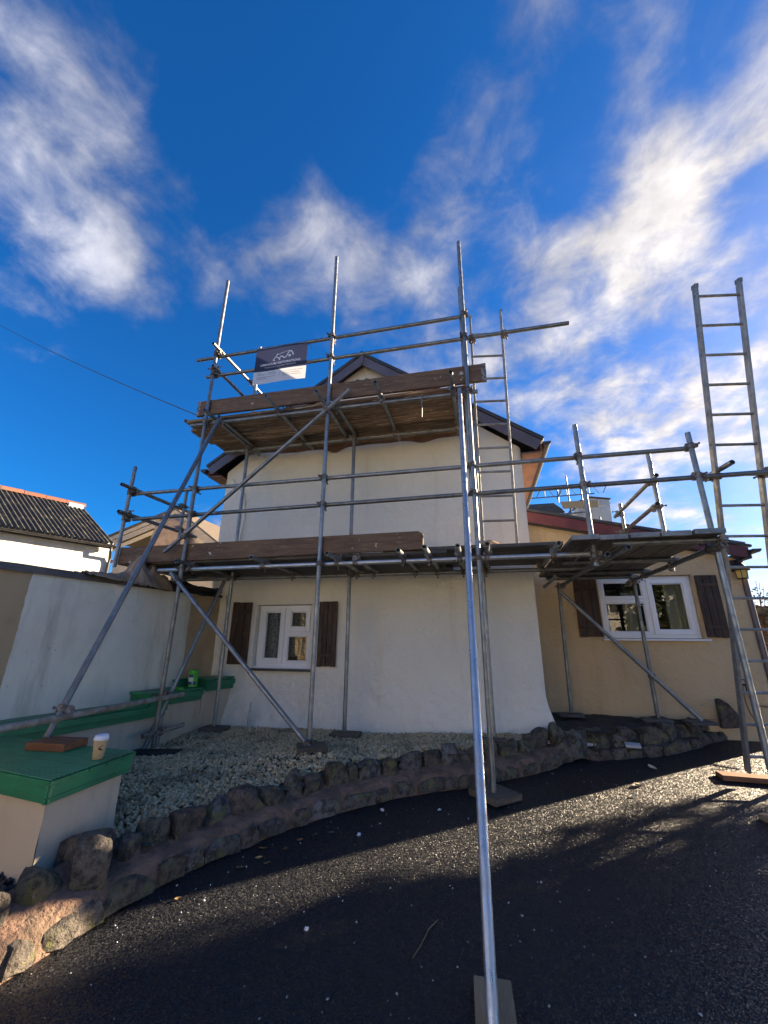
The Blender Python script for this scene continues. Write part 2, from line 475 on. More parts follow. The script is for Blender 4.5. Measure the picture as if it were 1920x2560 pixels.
def gravel_mat(name, cols):
    m, t, b = bsdf(name)
    g = N(t, 'ShaderNodeNewGeometry')
    cr = N(t, 'ShaderNodeValToRGB')
    cr.color_ramp.interpolation = 'LINEAR'
    e = cr.color_ramp.elements
    e[0].position, e[0].color = 0.0, cols[0] + (1,)
    e[1].position, e[1].color = 1.0, cols[-1] + (1,)
    for i, c in enumerate(cols[1:-1]):
        el = e.new((i + 1) / (len(cols) - 1))
        el.color = c + (1,)
    t.links.new(g.outputs['Random Per Island'], cr.inputs[0])
    v = coords(t)
    c = mixc(t, maprange(t, noise(t, v, 2.2, 5, 0.6), 0.47, 0.68, 0, 0.55), cr.outputs[0], (0.13, 0.105, 0.062))
    c = mixc(t, maprange(t, noise(t, v, 120.0, 2), 0.5, 0.7, 0, 0.4), c, (0.08, 0.075, 0.06))
    t.links.new(c, b.inputs['Base Color'])
    b.inputs['Roughness'].default_value = 0.75
    return m


MAT['gravel'] = gravel_mat('limestone_gravel', [(0.267, 0.184, 0.097), (0.653, 0.484, 0.264), (0.774, 0.585, 0.329), (0.459, 0.326, 0.176), (0.847, 0.647, 0.394), (0.58, 0.431, 0.246), (0.85, 0.747, 0.51)])
MAT['darkgravel'] = gravel_mat('dark_chippings', [(0.02, 0.022, 0.03), (0.035, 0.036, 0.045), (0.05, 0.05, 0.058), (0.025, 0.026, 0.033)])
MAT['gravel_base'] = simple('gravel_base', (0.13, 0.12, 0.09), (0.06, 0.055, 0.04), 40, 0.95, bst=1.0, bscale=60, bdist=0.02)


def asphalt():
    m, t, b = bsdf('fresh_asphalt')
    v = coords(t)
    vo = N(t, 'ShaderNodeTexVoronoi', i_Scale=165.0, i_Randomness=1.0)
    t.links.new(v, vo.inputs['Vector'])
    bw = N(t, 'ShaderNodeRGBToBW')
    t.links.new(vo.outputs['Color'], bw.inputs[0])
    c = mixc(t, maprange(t, bw.outputs[0], 0.2, 0.9), (0.0075, 0.0082, 0.011), (0.021, 0.022, 0.027))
    c = mixc(t, maprange(t, noise(t, v, 1.1, 5, 0.6), 0.4, 0.7, 0, 0.4), c, (0.018, 0.0185, 0.021))
    vo3 = N(t, 'ShaderNodeTexVoronoi', i_Scale=60.0)
    t.links.new(v, vo3.inputs['Vector'])
    bw3 = N(t, 'ShaderNodeRGBToBW')
    t.links.new(vo3.outputs['Color'], bw3.inputs[0])
    fleck = math_n(t, 'MULTIPLY', maprange(t, bw3.outputs[0], 0.905, 0.93), maprange(t, vo3.outputs['Distance'], 0.25, 0.15))
    c = mixc(t, fleck, c, (0.16, 0.155, 0.15))
    t.links.new(c, b.inputs['Base Color'])
    b.inputs['Roughness'].default_value = 0.42
    b.inputs['Specular IOR Level'].default_value = 0.42
    # every chip of aggregate lies at its own tilt: perturb the normal per cell, then round the chips off
    geo = N(t, 'ShaderNodeNewGeometry')
    off = N(t, 'ShaderNodeVectorMath', operation='SUBTRACT')
    t.links.new(vo.outputs['Color'], off.inputs[0])
    off.inputs[1].default_value = (.5, .5, .5)
    scl = N(t, 'ShaderNodeVectorMath', operation='SCALE')
    t.links.new(off.outputs[0], scl.inputs[0])
    scl.inputs['Scale'].default_value = 1.0
    ad = N(t, 'ShaderNodeVectorMath', operation='ADD')
    t.links.new(geo.outputs['Normal'], ad.inputs[0])
    t.links.new(scl.outputs[0], ad.inputs[1])
    nm = N(t, 'ShaderNodeVectorMath', operation='NORMALIZE')
    t.links.new(ad.outputs[0], nm.inputs[0])
    bump(t, b, vo.outputs['Distance'], 0.5, 0.004, nm.outputs[0])
    return m


MAT['asphalt'] = asphalt()


def green_deck():
    m, t, b = bsdf('green_painted_timber')
    v = coords(t)
    c = mixc(t, maprange(t, noise(t, v, 3.0, 5, 0.6), 0.4, 0.65), (0.008, 0.225, 0.10), (0.012, 0.175, 0.082))
    vs = coords(t, (0.7, 14, 14), True)
    c = mixc(t, maprange(t, noise(t, vs, 2.0, 5, 0.6), 0.55, 0.72, 0, 0.5), c, (0.008, 0.105, 0.058))
    c = obj_value(t, c, 0.85, 1.1)
    t.links.new(c, b.inputs['Base Color'])
    b.inputs['Roughness'].default_value = 0.42
    bump(t, b, noise(t, vs, 3.0, 4, 0.6), 0.35, 0.004)
    return m


MAT['green'] = green_deck()


def glass_mat():
    m = bpy.data.materials.new('window_glass')
    m.use_nodes = True
    t = m.node_tree
    t.nodes.clear()
    tr = N(t, 'ShaderNodeBsdfTransparent')
    tr.inputs[0].default_value = (0.85, 0.88, 0.88, 1)
    gl = N(t, 'ShaderNodeBsdfGlossy')
    gl.inputs['Roughness'].default_value = 0.01
    fr = N(t, 'ShaderNodeFresnel', i_IOR=1.5)
    f = math_n(t, 'ADD', math_n(t, 'MULTIPLY', fr.outputs[0], 1.15), 0.0, clamp=True)
    mx = N(t, 'ShaderNodeMixShader')
    t.links.new(f, mx.inputs[0])
    t.links.new(tr.outputs[0], mx.inputs[1])
    t.links.new(gl.outputs[0], mx.inputs[2])
    o = N(t, 'ShaderNodeOutputMaterial')
    t.links.new(mx.outputs[0], o.inputs[0])
    return m


def cloth(name, c, dens, pattern):
    m = bpy.data.materials.new(name)
    m.use_nodes = True
    t = m.node_tree
    t.nodes.clear()
    df = N(t, 'ShaderNodeBsdfDiffuse')
    df.inputs[0].default_value = c + (1,)
    tl = N(t, 'ShaderNodeBsdfTranslucent')
    tl.inputs[0].default_value = c + (1,)
    mx = N(t, 'ShaderNodeMixShader', i_0=0.35)
    t.links.new(df.outputs[0], mx.inputs[1])
    t.links.new(tl.outputs[0], mx.inputs[2])
    o = N(t, 'ShaderNodeOutputMaterial')
    if not pattern:
        t.links.new(mx.outputs[0], o.inputs[0])
        return m
    v = coords(t)
    vo = N(t, 'ShaderNodeTexVoronoi', i_Scale=36.0, feature='SMOOTH_F1')
    t.links.new(v, vo.inputs['Vector'])
    a = maprange(t, math_n(t, 'ADD', vo.outputs['Distance'], math_n(t, 'MULTIPLY', noise(t, v, 55, 3), 0.6)), 0.45, 0.95, dens, 0.95)
    tr = N(t, 'ShaderNodeBsdfTransparent')
    m2 = N(t, 'ShaderNodeMixShader')
    t.links.new(a, m2.inputs[0])
    t.links.new(tr.outputs[0], m2.inputs[1])
    t.links.new(mx.outputs[0], m2.inputs[2])
    t.links.new(m2.outputs[0], o.inputs[0])
    return m


MAT['glass'] = glass_mat()
MAT['lace'] = cloth('lace_net', (0.56, 0.56, 0.50), 0.5, True)
MAT['curtain'] = cloth('cream_curtain', (0.62, 0.58, 0.48), 1.0, False)


def banner_mat(name, c):
    m, t, b = bsdf(name)
    t.nodes.remove(b)
    o = t.nodes['Material Output']
    df = N(t, 'ShaderNodeBsdfPrincipled', i_Roughness=0.5)
    df.inputs['Base Color'].default_value = c + (1,)
    tl = N(t, 'ShaderNodeBsdfTranslucent')
    tl.inputs[0].default_value = c + (1,)
    mx = N(t, 'ShaderNodeMixShader', i_0=0.3)
    t.links.new(df.outputs[0], mx.inputs[1])
    t.links.new(tl.outputs[0], mx.inputs[2])
    t.links.new(mx.outputs[0], o.inputs[0])
    return m


MAT['bnavy'] = banner_mat('navy_vinyl', (0.030, 0.035, 0.075))
MAT['bwhite'] = banner_mat('white_vinyl', (0.70, 0.71, 0.74))
MAT['ink'] = simple('navy_ink', (0.05, 0.055, 0.10), None, 4, 0.6)
MAT['ink_w'] = simple('white_ink', (0.80, 0.80, 0.82), None, 4, 0.6)


# ------------------------------------------------------------------ mesh helpers
class MB:
    def __init__(s):
        s.v, s.f = [], []

    def add(s, verts, faces):
        o = len(s.v)
        s.v += [tuple(p) for p in verts]
        s.f += [tuple(i + o for i in f) for f in faces]
        return s

    def box(s, c, size, m=None):
        hx, hy, hz = size[0] / 2, size[1] / 2, size[2] / 2
        c = Vector(c)
        vs = []
        for x, y, z in ((-1, -1, -1), (1, -1, -1), (1, 1, -1), (-1, 1, -1), (-1, -1, 1), (1, -1, 1), (1, 1, 1), (-1, 1, 1)):
            p = Vector((x * hx, y * hy, z * hz))
            if m is not None:
                p = m @ p
            vs.append(c + p)
        return s.add(vs, [(0, 3, 2, 1), (4, 5, 6, 7), (0, 1, 5, 4), (1, 2, 6, 5), (2, 3, 7, 6), (3, 0, 4, 7)])

    def bb(s, x0, x1, y0, y1, z0, z1):
        return s.box(((x0 + x1) / 2, (y0 + y1) / 2, (z0 + z1) / 2), (abs(x1 - x0), abs(y1 - y0), abs(z1 - z0)))

    def bar(s, p0, p1, w, h, up=(0, 0, 1)):
        """rectangular bar from p0 to p1; h measured along up"""
        p0, p1 = Vector(p0), Vector(p1)
        d = (p1 - p0).normalized()
        x = d.cross(Vector(up)).normalized()
        u = x.cross(d)
        vs = []
        for p in (p0, p1):
            for a, b in ((-1, -1), (1, -1), (1, 1), (-1, 1)):
                vs.append(p + x * (a * w / 2) + u * (b * h / 2))
        return s.add(vs, [(0, 1, 2, 3), (7, 6, 5, 4), (0, 4, 5, 1), (1, 5, 6, 2), (2, 6, 7, 3), (3, 7, 4, 0)])

    def prism(s, poly, z0, z1):
        n = len(poly)
        vs = [(x, y, z0) for x, y in poly] + [(x, y, z1) for x, y in poly]
        fs = [tuple(range(n - 1, -1, -1)), tuple(range(n, 2 * n))] + [(i, (i + 1) % n, n + (i + 1) % n, n + i) for i in range(n)]
        return s.add(vs, fs)

    def xz_prism(s, poly, y0, y1):
        n = len(poly)
        vs = [(x, y0, z) for x, z in poly] + [(x, y1, z) for x, z in poly]
        fs = [tuple(range(n)), tuple(range(2 * n - 1, n - 1, -1))] + [(n + i, n + (i + 1) % n, (i + 1) % n, i) for i in range(n)]
        return s.add(vs, fs)

    def tube(s, p0, p1, r=0.02415, seg=16, hollow=True, r1=None):
        p0, p1 = Vector(p0), Vector(p1)
        d = (p1 - p0).normalized()
        x = d.orthogonal().normalized()
        y = d.cross(x)
        r1 = r if r1 is None else r1
        rings = [(p0, r), (p1, r1)]
        if hollow:
            q = min(0.12, (p1 - p0).length * 0.3)
            rings = [(p0 + d * q, r * 0.83), (p0, r * 0.83), (p0, r), (p1, r), (p1, r * 0.83), (p1 - d * q, r * 0.83)]
        vs, fs = [], []
        for c, rr in rings:
            for k in range(seg):
                a = 2 * math.pi * k / seg
                vs.append(c + x * (rr * math.cos(a)) + y * (rr * math.sin(a)))
        for j in range(len(rings) - 1):
            for k in range(seg):
                k2 = (k + 1) % seg
                fs.append((j * seg + k, j * seg + k2, (j + 1) * seg + k2, (j + 1) * seg + k))
        fs.append(tuple(range(seg - 1, -1, -1)))
        fs.append(tuple((len(rings) - 1) * seg + k for k in range(seg)))
        return s.add(vs, fs)

    def path(s, pts, r, seg=8):
        pts = [Vector(p) for p in pts]
        vs, fs = [], []
        for i, p in enumerate(pts):
            d = (pts[min(i + 1, len(pts) - 1)] - pts[max(i - 1, 0)]).normalized()
            x = d.cross(Vector((0.31, 0.17, 0.93))).normalized()
            y = d.cross(x)
            for k in range(seg):
                a = 2 * math.pi * k / seg
                vs.append(p + x * (r * math.cos(a)) + y * (r * math.sin(a)))
        for j in range(len(pts) - 1):
            for k in range(seg):
                k2 = (k + 1) % seg
                fs.append((j * seg + k, j * seg + k2, (j + 1) * seg + k2, (j + 1) * seg + k))
        fs += [tuple(range(seg - 1, -1, -1)), tuple((len(pts) - 1) * seg + k for k in range(seg))]
        return s.add(vs, fs)

    def lathe(s, c, prof, seg=24):
        c = Vector(c)
        vs, fs = [], []
        for r, z in prof:
            for k in range(seg):
                a = 2 * math.pi * k / seg
                vs.append(c + Vector((r * math.cos(a), r * math.sin(a), z)))
        for j in range(len(prof) - 1):
            for k in range(seg):
                k2 = (k + 1) % seg
                fs.append((j * seg + k, j * seg + k2, (j + 1) * seg + k2, (j + 1) * seg + k))
        fs += [tuple(range(seg - 1, -1, -1)), tuple((len(prof) - 1) * seg + k for k in range(seg))]
        return s.add(vs, fs)

    def grid(s, nu, nv, fn, skip=None):
        o = len(s.v)
        for i in range(nu):
            for j in range(nv):
                s.v.append(tuple(fn(i, j)))
        for i in range(nu - 1):
            for j in range(nv - 1):
                if skip and skip(i, j):
                    continue
                s.f.append((o + i * nv + j, o + (i + 1) * nv + j, o + (i + 1) * nv + j + 1, o + i * nv + j + 1))
        return s

    def build(s, name, mat, parent=None, smooth=False, bevel=0.0, fix=True):
        me = bpy.data.meshes.new(name)
        me.from_pydata(s.v, [], s.f)
        if fix:
            bm = bmesh.new()
            bm.from_mesh(me)
            bmesh.ops.recalc_face_normals(bm, faces=bm.faces)
            bm.to_mesh(me)
            bm.free()
        me.materials.append(mat)
        o = bpy.data.objects.new(name, me)
        col.objects.link(o)
        if smooth is True:
            me.polygons.foreach_set('use_smooth', [True] * len(me.polygons))
        elif smooth:
            me.polygons.foreach_set('use_smooth', [True] * len(me.polygons))
            try:
                me.set_sharp_from_angle(angle=R(smooth))
            except Exception:
                pass
        if bevel:
            b = o.modifiers.new('bevel', 'BEVEL')
            b.width = bevel
            b.segments = 2
            b.limit_method = 'ANGLE'
            b.angle_limit = R(40)
        if parent is not None:
            adopt(o, parent)
        return o


def adopt(o, parent):
    o.parent = parent
    root = parent
    loc = Vector((0, 0, 0))
    while root is not None:
        loc += root.location
        root = root.parent
    o.matrix_parent_inverse = Matrix.Translation(-loc) if parent.type == 'EMPTY' else Matrix.Identity(4)


def tag(o, label=None, cat=None, group=None, kind=None):
    for k, v in (('label', label), ('category', cat), ('group', group), ('kind', kind)):
        if v:
            o[k] = v
    return o


def thing(name, loc, label, cat, group=None):
    o = bpy.data.objects.new(name, None)
    o.location = loc
    o.empty_display_size = 0.2
    col.objects.link(o)
    return tag(o, label, cat, group)


def ground_z(y):
    return -0.03 + 0.058 * max(-9.0, min(9.0, y))


def lump(name, c, size, rot=0.0, parent=None, mat=None, sub=2, rough=0.16, tilt=0.0, seed=None, boxy=0.55, cutlo=0.62):
    """an irregular field stone: a rounded block with flat breaks"""
    seed = random.random() * 100 if seed is None else seed
    bm = bmesh.new()
    bmesh.ops.create_cube(bm, size=2.0)
    bmesh.ops.subdivide_edges(bm, edges=bm.edges, cuts=sub, use_grid_fill=True)
    rm = Matrix.Rotation(rot, 3, 'Z') @ Matrix.Rotation(tilt, 3, 'X')
    rr = random.Random(int(seed * 1000))
    cuts = [(Vector((rr.uniform(-1, 1), rr.uniform(-1, 1), rr.uniform(-.2, 1))).normalized(), rr.uniform(cutlo, 0.96)) for _ in range(5)]
    for v in bm.verts:
        p = v.co.copy()
        q = p.lerp(p.normalized() * 1.15, 1 - boxy)
        for nrm, dd in cuts:
            over = q.dot(nrm) - dd
            if over > 0:
                q -= nrm * over * 0.85
        q *= 1 + rough * mnoise.noise(q * 1.3 + Vector((seed, seed * .7, 0)))
        q = Vector((q.x * size[0] / 2, q.y * size[1] / 2, q.z * size[2] / 2))
        v.co = rm @ q + Vector(c)
    me = bpy.data.meshes.new(name)
    bm.to_mesh(me)
    bm.free()
    me.materials.append(mat or MAT['stone'])
    me.polygons.foreach_set('use_smooth', [True] * len(me.polygons))
    try:
        me.set_sharp_from_angle(angle=R(38))
    except Exception:
        pass
    o = bpy.data.objects.new(name, me)
    col.objects.link(o)
    if parent is not None:
        adopt(o, parent)
    return o


# ------------------------------------------------------------------ ground
def sheet(name, xs, ys, dz, mat, wob=0.0):
    mb = MB()
    mb.grid(len(xs), len(ys), lambda i, j: (xs[i], ys[j], ground_z(ys[j]) + dz + wob * mnoise.noise(Vector((xs[i] * 1.2, ys[j] * 1.2, 0)))))
    return mb.build(name, mat, smooth=True)


far = sorted(set([-900, -300, -100, -40, -20] + list(range(-9, 10)) + [20, 40, 100, 300, 900]))
tag(sheet('ground', far, far, -0.05, MAT['farground']), kind='structure')
xs = [-12 + 0.5 * i for i in range(47)]
ys = [-7 + 0.5 * i for i in range(39)]
lane_x = [-60 + 3 * i for i in range(41)]
tag(sheet('lane', lane_x, [-13.4, -12, -11, -10, -9, -8, -7.02], -0.02, MAT['lane']), kind='structure')  # pale strip added behind the camera to reflect sun onto the facade
tag(sheet('driveway', xs, ys, 0.0, MAT['asphalt'], 0.006), kind='structure')

KERB = [(-2.32, 0.7), (-2.2, 1.3), (-2.10, 1.836), (-2.035, 2.1), (-1.995, 2.35), (-1.90, 2.58), (-1.785, 2.82), (-1.625, 3.065), (-1.45, 3.324),
        (-1.19, 3.62), (-0.80, 3.98), (-0.46, 4.20), (-0.11, 4.37), (0.05, 4.515), (0.40, 4.77), (0.69, 5.05), (0.90, 5.43)]


def resample(path, step):
    out = [Vector(path[0]).to_3d()]
    acc = 0.0
    for a, b in zip(path[:-1], path[1:]):
        a, b = Vector(a).to_3d(), Vector(b).to_3d()
        L = (b - a).length
        d = step - acc
        while d <= L:
            out.append(a.lerp(b, d / L))
            d += step
        acc = L - (d - step)
    return out


def offset_path(pts, d):
    out = []
    for i, p in enumerate(pts):
        t = (pts[min(i + 1, len(pts) - 1)] - pts[max(i - 1, 0)]).normalized()
        out.append(p + Vector((-t.y, t.x, 0)) * d)
    return out


GZ = [(-3.46, 4.16, .345), (-1.7, 4.16, .50), (-3.3, 4.97, .43), (-1.6, 4.97, .455), (0.06, 4.97, .465), (-2.0, 2.69, .315), (-1.885, 2.92, .325),
      (-1.72, 3.17, .36), (-1.53, 3.44, .40), (-1.24, 3.74, .44), (-.96, 4.05, .455), (-.46, 4.36, .48), (0.3, 4.95, .50), (.6, 5.2, .51), (-3.4, 5.4, .40), (-1.5, 5.4, .42),
      (0.3, 5.4, .50), (-3.5, 3.4, .34), (-2.5, 3.2, .35), (-2.4, 2.6, .30), (-2.3, 2.1, .24), (-3.0, 1.6, .17), (-2.4, 1.5, .17), (-2.6, 4.2, .43)]
GZa = np.array(GZ)


def gravel_z(x, y):
    d2 = (GZa[:, 0] - x) ** 2 + (GZa[:, 1] - y) ** 2 + 0.02
    w = 1 / d2 ** 1.5
    return float((w * GZa[:, 2]).sum() / w.sum())


kp = resample(KERB, 0.06)
back = offset_path(kp, 0.25)
poly = [(p.x, p.y) for p in back if p.y > 1.0] + [(0.62, 5.5), (-3.5, 5.5), (-3.62, 3.9), (-3.62, 1.0)]


def inside(x, y, pl):
    c = False
    n = len(pl)
    j = n - 1
    for i in range(n):
        xi, yi = pl[i]
        xj, yj = pl[j]
        if (yi > y) != (yj > y) and x < (xj - xi) * (y - yi) / (yj - yi) + xi:
            c = not c
        j = i
    return c


mb = MB()
nx, ny = 62, 60
gx = [-4.3 + 5.1 * i / (nx - 1) for i in range(nx)]
gy = [0.6 + 5.0 * j / (ny - 1) for j in range(ny)]
poly_b = [(p.x, p.y) for p in offset_path(kp, 0.10)] + [(0.9, 5.7), (-4.4, 5.7), (-4.4, 0.5)]
keep = [[inside(x, y, poly_b) for y in gy] for x in gx]
mb.grid(nx, ny, lambda i, j: (gx[i], gy[j], gravel_z(gx[i], gy[j]) - 0.012), skip=lambda i, j: not (keep[i][j] and keep[i + 1][j] and keep[i][j + 1] and keep[i + 1][j + 1]))
tag(mb.build('gravel_bed', MAT['gravel_base'], smooth=True), kind='structure')


def pebbles(name, pts, rad, mat, label):
    """many small angular stones joined into one mesh"""
    n = len(pts)
    base = np.array([(-1, -1, -1), (1, -1, -1), (1, 1, -1), (-1, 1, -1), (-1, -1, 1), (1, -1, 1), (1, 1, 1), (-1, 1, 1)], float) * 0.62
    tri = np.array([(0, 3, 2), (0, 2, 1), (4, 5, 6), (4, 6, 7), (0, 1, 5), (0, 5, 4), (1, 2, 6), (1, 6, 5), (2, 3, 7), (2, 7, 6), (3, 0, 4), (3, 4, 7)])
    v = np.repeat(base[None], n, 0) + rng.normal(0, 0.22, (n, 8, 3))
    sc3 = rad * rng.uniform(0.6, 1.45, (n, 1, 1)) * np.stack([rng.uniform(.8, 1.4, n), rng.uniform(.7, 1.1, n), rng.uniform(.45, .8, n)], 1)[:, None, :]
    v = v * sc3
    q = rng.normal(0, 1, (n, 4))
    q[:, 1:3] *= 0.35
    q /= np.linalg.norm(q, axis=1, keepdims=True)
    w, x, y, z = q.T
    rm = np.stack([1 - 2 * (y * y + z * z), 2 * (x * y - z * w), 2 * (x * z + y * w), 2 * (x * y + z * w), 1 - 2 * (x * x + z * z), 2 * (y * z - x * w),
                   2 * (x * z - y * w), 2 * (y * z + x * w), 1 - 2 * (x * x + y * y)], 1).reshape(n, 3, 3)
    v = np.einsum('nij,nkj->nki', rm, v) + np.array(pts)[:, None, :]
    f = (tri[None] + (np.arange(n) * 8)[:, None, None]).reshape(-1)
    me = bpy.data.meshes.new(name)
    me.vertices.add(n * 8)
    me.vertices.foreach_set('co', v.reshape(-1))
    nf = n * 12
    me.loops.add(nf * 3)
    me.loops.foreach_set('vertex_index', f)
    me.polygons.add(nf)
    me.polygons.foreach_set('loop_start', np.arange(nf) * 3)
    me.polygons.foreach_set('loop_total', np.full(nf, 3))
    me.update(calc_edges=True)
    me.materials.append(mat)
    o = bpy.data.objects.new(name, me)
    col.objects.link(o)
    return tag(o, label, kind='stuff')


pts = []
dpts = []
cnt = 0
while cnt < 26000:
    x, y = rng.uniform(-3.62, 0.75), rng.uniform(1.0, 5.45)
    if not inside(x, y, poly):
        continue
    dark = y < 2.28 and x < -2.0
    cnt += 1
    (dpts if dark else pts).append((x, y, gravel_z(x, y) + rng.uniform(-0.006, 0.010)))
pebbles('gravel', pts, 0.0142, MAT['gravel'], 'pale angular gravel spread in front of the cream house')
pebbles('dark_gravel', dpts, 0.012, MAT['darkgravel'], 'black chippings behind the rocks')

# soil bed before the tan extension
BED = [(0.90, 5.45), (1.13, 5.38), (1.31, 5.43), (1.65, 5.55), (1.98, 5.73), (2.4, 6.06), (2.74, 6.40), (3.1, 6.62), (3.6, 6.75)]
mb = MB()
mb.grid(30, 14, lambda i, j: (0.72 + 2.9 * i / 29, 5.45 + 1.1 * j / 13, 0.53 + 0.045 * j / 13 + 0.035 * mnoise.noise(Vector((i * .45, j * .5, 3)))),
        skip=lambda i, j: (5.45 + 1.1 * j / 13) < 5.42 + max(0, (0.72 + 2.9 * i / 29) - 1.2) * 0.66)
tag(mb.build('soil_bed', MAT['soil'], smooth=True), kind='structure')

# ------------------------------------------------------------------ stone kerb along the gravel
kerb = thing('stone_kerb', (-1.2, 3.6, 0.18), 'low curved two tier stone kerb in reddish mortar along the gravel bed', 'kerb')
rows = 7
prof = [(0.012, -0.06), (0.016, 0.05), (0.026, 0.105), (0.05, 0.135), (0.13, 0.15), (0.20, 0.17), (0.25, 0.21), (0.31, 0.225)]   # inwards offset, height over asphalt
mb = MB()
offs = [offset_path(kp, d) for d, h in prof]
mb.grid(len(kp), len(prof), lambda i, j: (offs[j][i].x, offs[j][i].y, ground_z(kp[i].y) + prof[j][1] + 0.02 * mnoise.noise(Vector((offs[j][i].x * 7, offs[j][i].y * 7, j * .4)))))
mb.build('mortar', MAT['mortar'], kerb, smooth=True)


def along(path, widths, inset, z_of, h, depth, parent, hv=0.2, jit=0.02, tilt=0.12, boxy=.86, cutlo=.74, gap=(0.0, .02)):
    pts = resample(path, 0.01)
    i = 0
    while True:
        w = random.uniform(*widths)
        k = i + int(w / 0.01)
        if k >= len(pts) - 1:
            break
        a, b = pts[i], pts[k]
        d = (b - a).normalized()
        nrm = Vector((-d.y, d.x, 0))
        hh = h * random.uniform(1 - hv, 1 + hv)
        c = (a + b) / 2 + nrm * (inset + random.uniform(-jit, jit))
        c.z = z_of(c) + hh * 0.5
        lump('stone', c, (w * 1.04, depth * random.uniform(.9, 1.15), hh), math.atan2(d.y, d.x), parent, tilt=random.uniform(-tilt, tilt), boxy=boxy, rough=0.2, cutlo=cutlo)
        i = k + int(random.uniform(*gap) / 0.01 + 0.5)


along(KERB[1:], (0.11, 0.30), 0.046, lambda c: ground_z(c.y) + 0.006, 0.108, 0.105, kerb, 0.10, 0.005, 0.03, boxy=.93, cutlo=.85, gap=(0.0, .03))
along(KERB[4:], (0.10, 0.24), 0.205, lambda c: ground_z(c.y) + 0.125, 0.155, 0.125, kerb, 0.25, 0.02, 0.15)

edging = thing('stone_edging', (1.8, 5.6, 0.3), 'two courses of grey stone edging the soil bed by the tan wall', 'edging')
mb = MB()
bp = resample(BED, 0.06)
prof2 = [(0.02, -0.05), (0.025, 0.085), (0.10, 0.095), (0.12, 0.2), (0.2, 0.235)]
offs2 = [offset_path(bp, d) for d, h in prof2]
mb.grid(len(bp), len(prof2), lambda i, j: (offs2[j][i].x, offs2[j][i].y, ground_z(bp[i].y) + prof2[j][1] + 0.01 * mnoise.noise(Vector((offs2[j][i].x * 6, offs2[j][i].y * 6, j)))))
mb.build('mortar', MAT['soil'], edging, smooth=True)
along(BED, (0.16, 0.29), 0.05, lambda c: ground_z(c.y) - 0.01, 0.115, 0.12, edging, 0.12, 0.01, 0.08)
along(BED, (0.15, 0.28), 0.16, lambda c: ground_z(c.y) + 0.085, 0.165, 0.14, edging, 0.2, 0.02, 0.15)

# big loose rocks at the left end of the kerb
for c, s, rz, tl, lab in (
        ((-2.54, 2.33, .29), (.22, .20, .34), 0.3, -.15, 'reddish brown boulder leaning against the corner of the green topped seat'),
        ((-2.33, 2.36, .29), (.33, .22, .26), 0.25, .1, 'largest dark boulder beside the gravel and the green topped seat'),
        ((-2.15, 2.27, .31), (.17, .16, .30), 0.5, .12, 'tall pointed mossy rock standing upright at the kerb'),
        ((-2.29, 2.09, .265), (.21, .17, .22), 0.7, .1, 'mossy rock in front of the largest boulder, partly in shade'),
        ((-2.32, 1.89, .25), (.14, .17, .23), 0.9, -.1, 'sunlit rock at the left end of the kerb'),
        ((-2.42, 1.98, .22), (.22, .18, .12), 0.2, 0, 'small low rock lying on the black chippings'),
        ((0.73, 5.26, .56), (.16, .14, .20), .4, 0, 'dark square stone against the corner foot of the cream house'),
        ((0.79, 5.31, .40), (.24, .20, .24), .5, 0, 'broad grey stone right under the corner foot of the cream house'),
        ((0.93, 5.40, .43), (.20, .20, .28), .7, 0, 'grey block closing the bed edging below the house corner'),
        ((0.55, 5.17, .52), (.20, .13, .17), .6, 0, 'low stone at the end of the gravel beside the dark square stone')):
    tag(lump('rock', c, s, rz, tilt=tl, sub=3, rough=0.22, boxy=0.6), lab, 'rock', 'rocks at the edge of the beds')
mb = MB().xz_prism([(2.82, .50), (2.83, .83), (2.87, .84), (2.95, .78), (3.02, .68), (3.05, .52)], 6.33, 6.41)
tag(mb.build('upright_slate', MAT['stone'], bevel=0.01), 'upright curved slate slab standing against the tan wall', 'stone slab')
for i, (x, y, w, rz, lab) in enumerate(((1.10, 5.52, .17, .3, 'pale flat stone offcut lying on the first stone of the bed edging'), (1.55, 5.50, .15, -.2, 'small grey stone offcut on the middle of the bed edging'))):
    mb = MB().box((x, y, .415 + .01 * i), (w, .09, .03), Matrix.Rotation(rz, 3, 'Z') @ Matrix.Rotation(.15, 3, 'X'))
    tag(mb.build('stone_offcut', MAT['grey_render'], bevel=0.006), lab, 'stone', 'stone offcuts on the bed edging')

# ------------------------------------------------------------------ cream house
FY = 5.42
HX0, HX1 = -3.95, 0.69
APX, APZ = -1.62, 5.85
EZL, EZR = 4.12, 4.10


def roof_z(x):
    if x < APX:
        return EZL + (APZ - EZL) * (x - HX0) / (APX - HX0)
    return EZR + (APZ - EZR) * (HX1 - x) / (HX1 - APX)


house = thing('cream_house', (-1.6, 8.0, 0.4), 'cream rendered cottage gable with purple barge boards and dark shutters', 'house')


def lines(a, b, step, extra):
    n = max(2, int(round((b - a) / step)) + 1)
    s = sorted(set([round(a + (b - a) * i / (n - 1), 4) for i in range(n)] + [round(e, 4) for e in extra]))
    out = [s[0]]
    ex = set(round(e, 4) for e in extra)
    for v in s[1:]:
        if v - out[-1] < step * 0.35:
            if v in ex:
                out[-1] = v if out[-1] not in ex else out[-1]
                if out[-1] != v:
                    out.append(v)
            continue
        out.append(v)
    return out


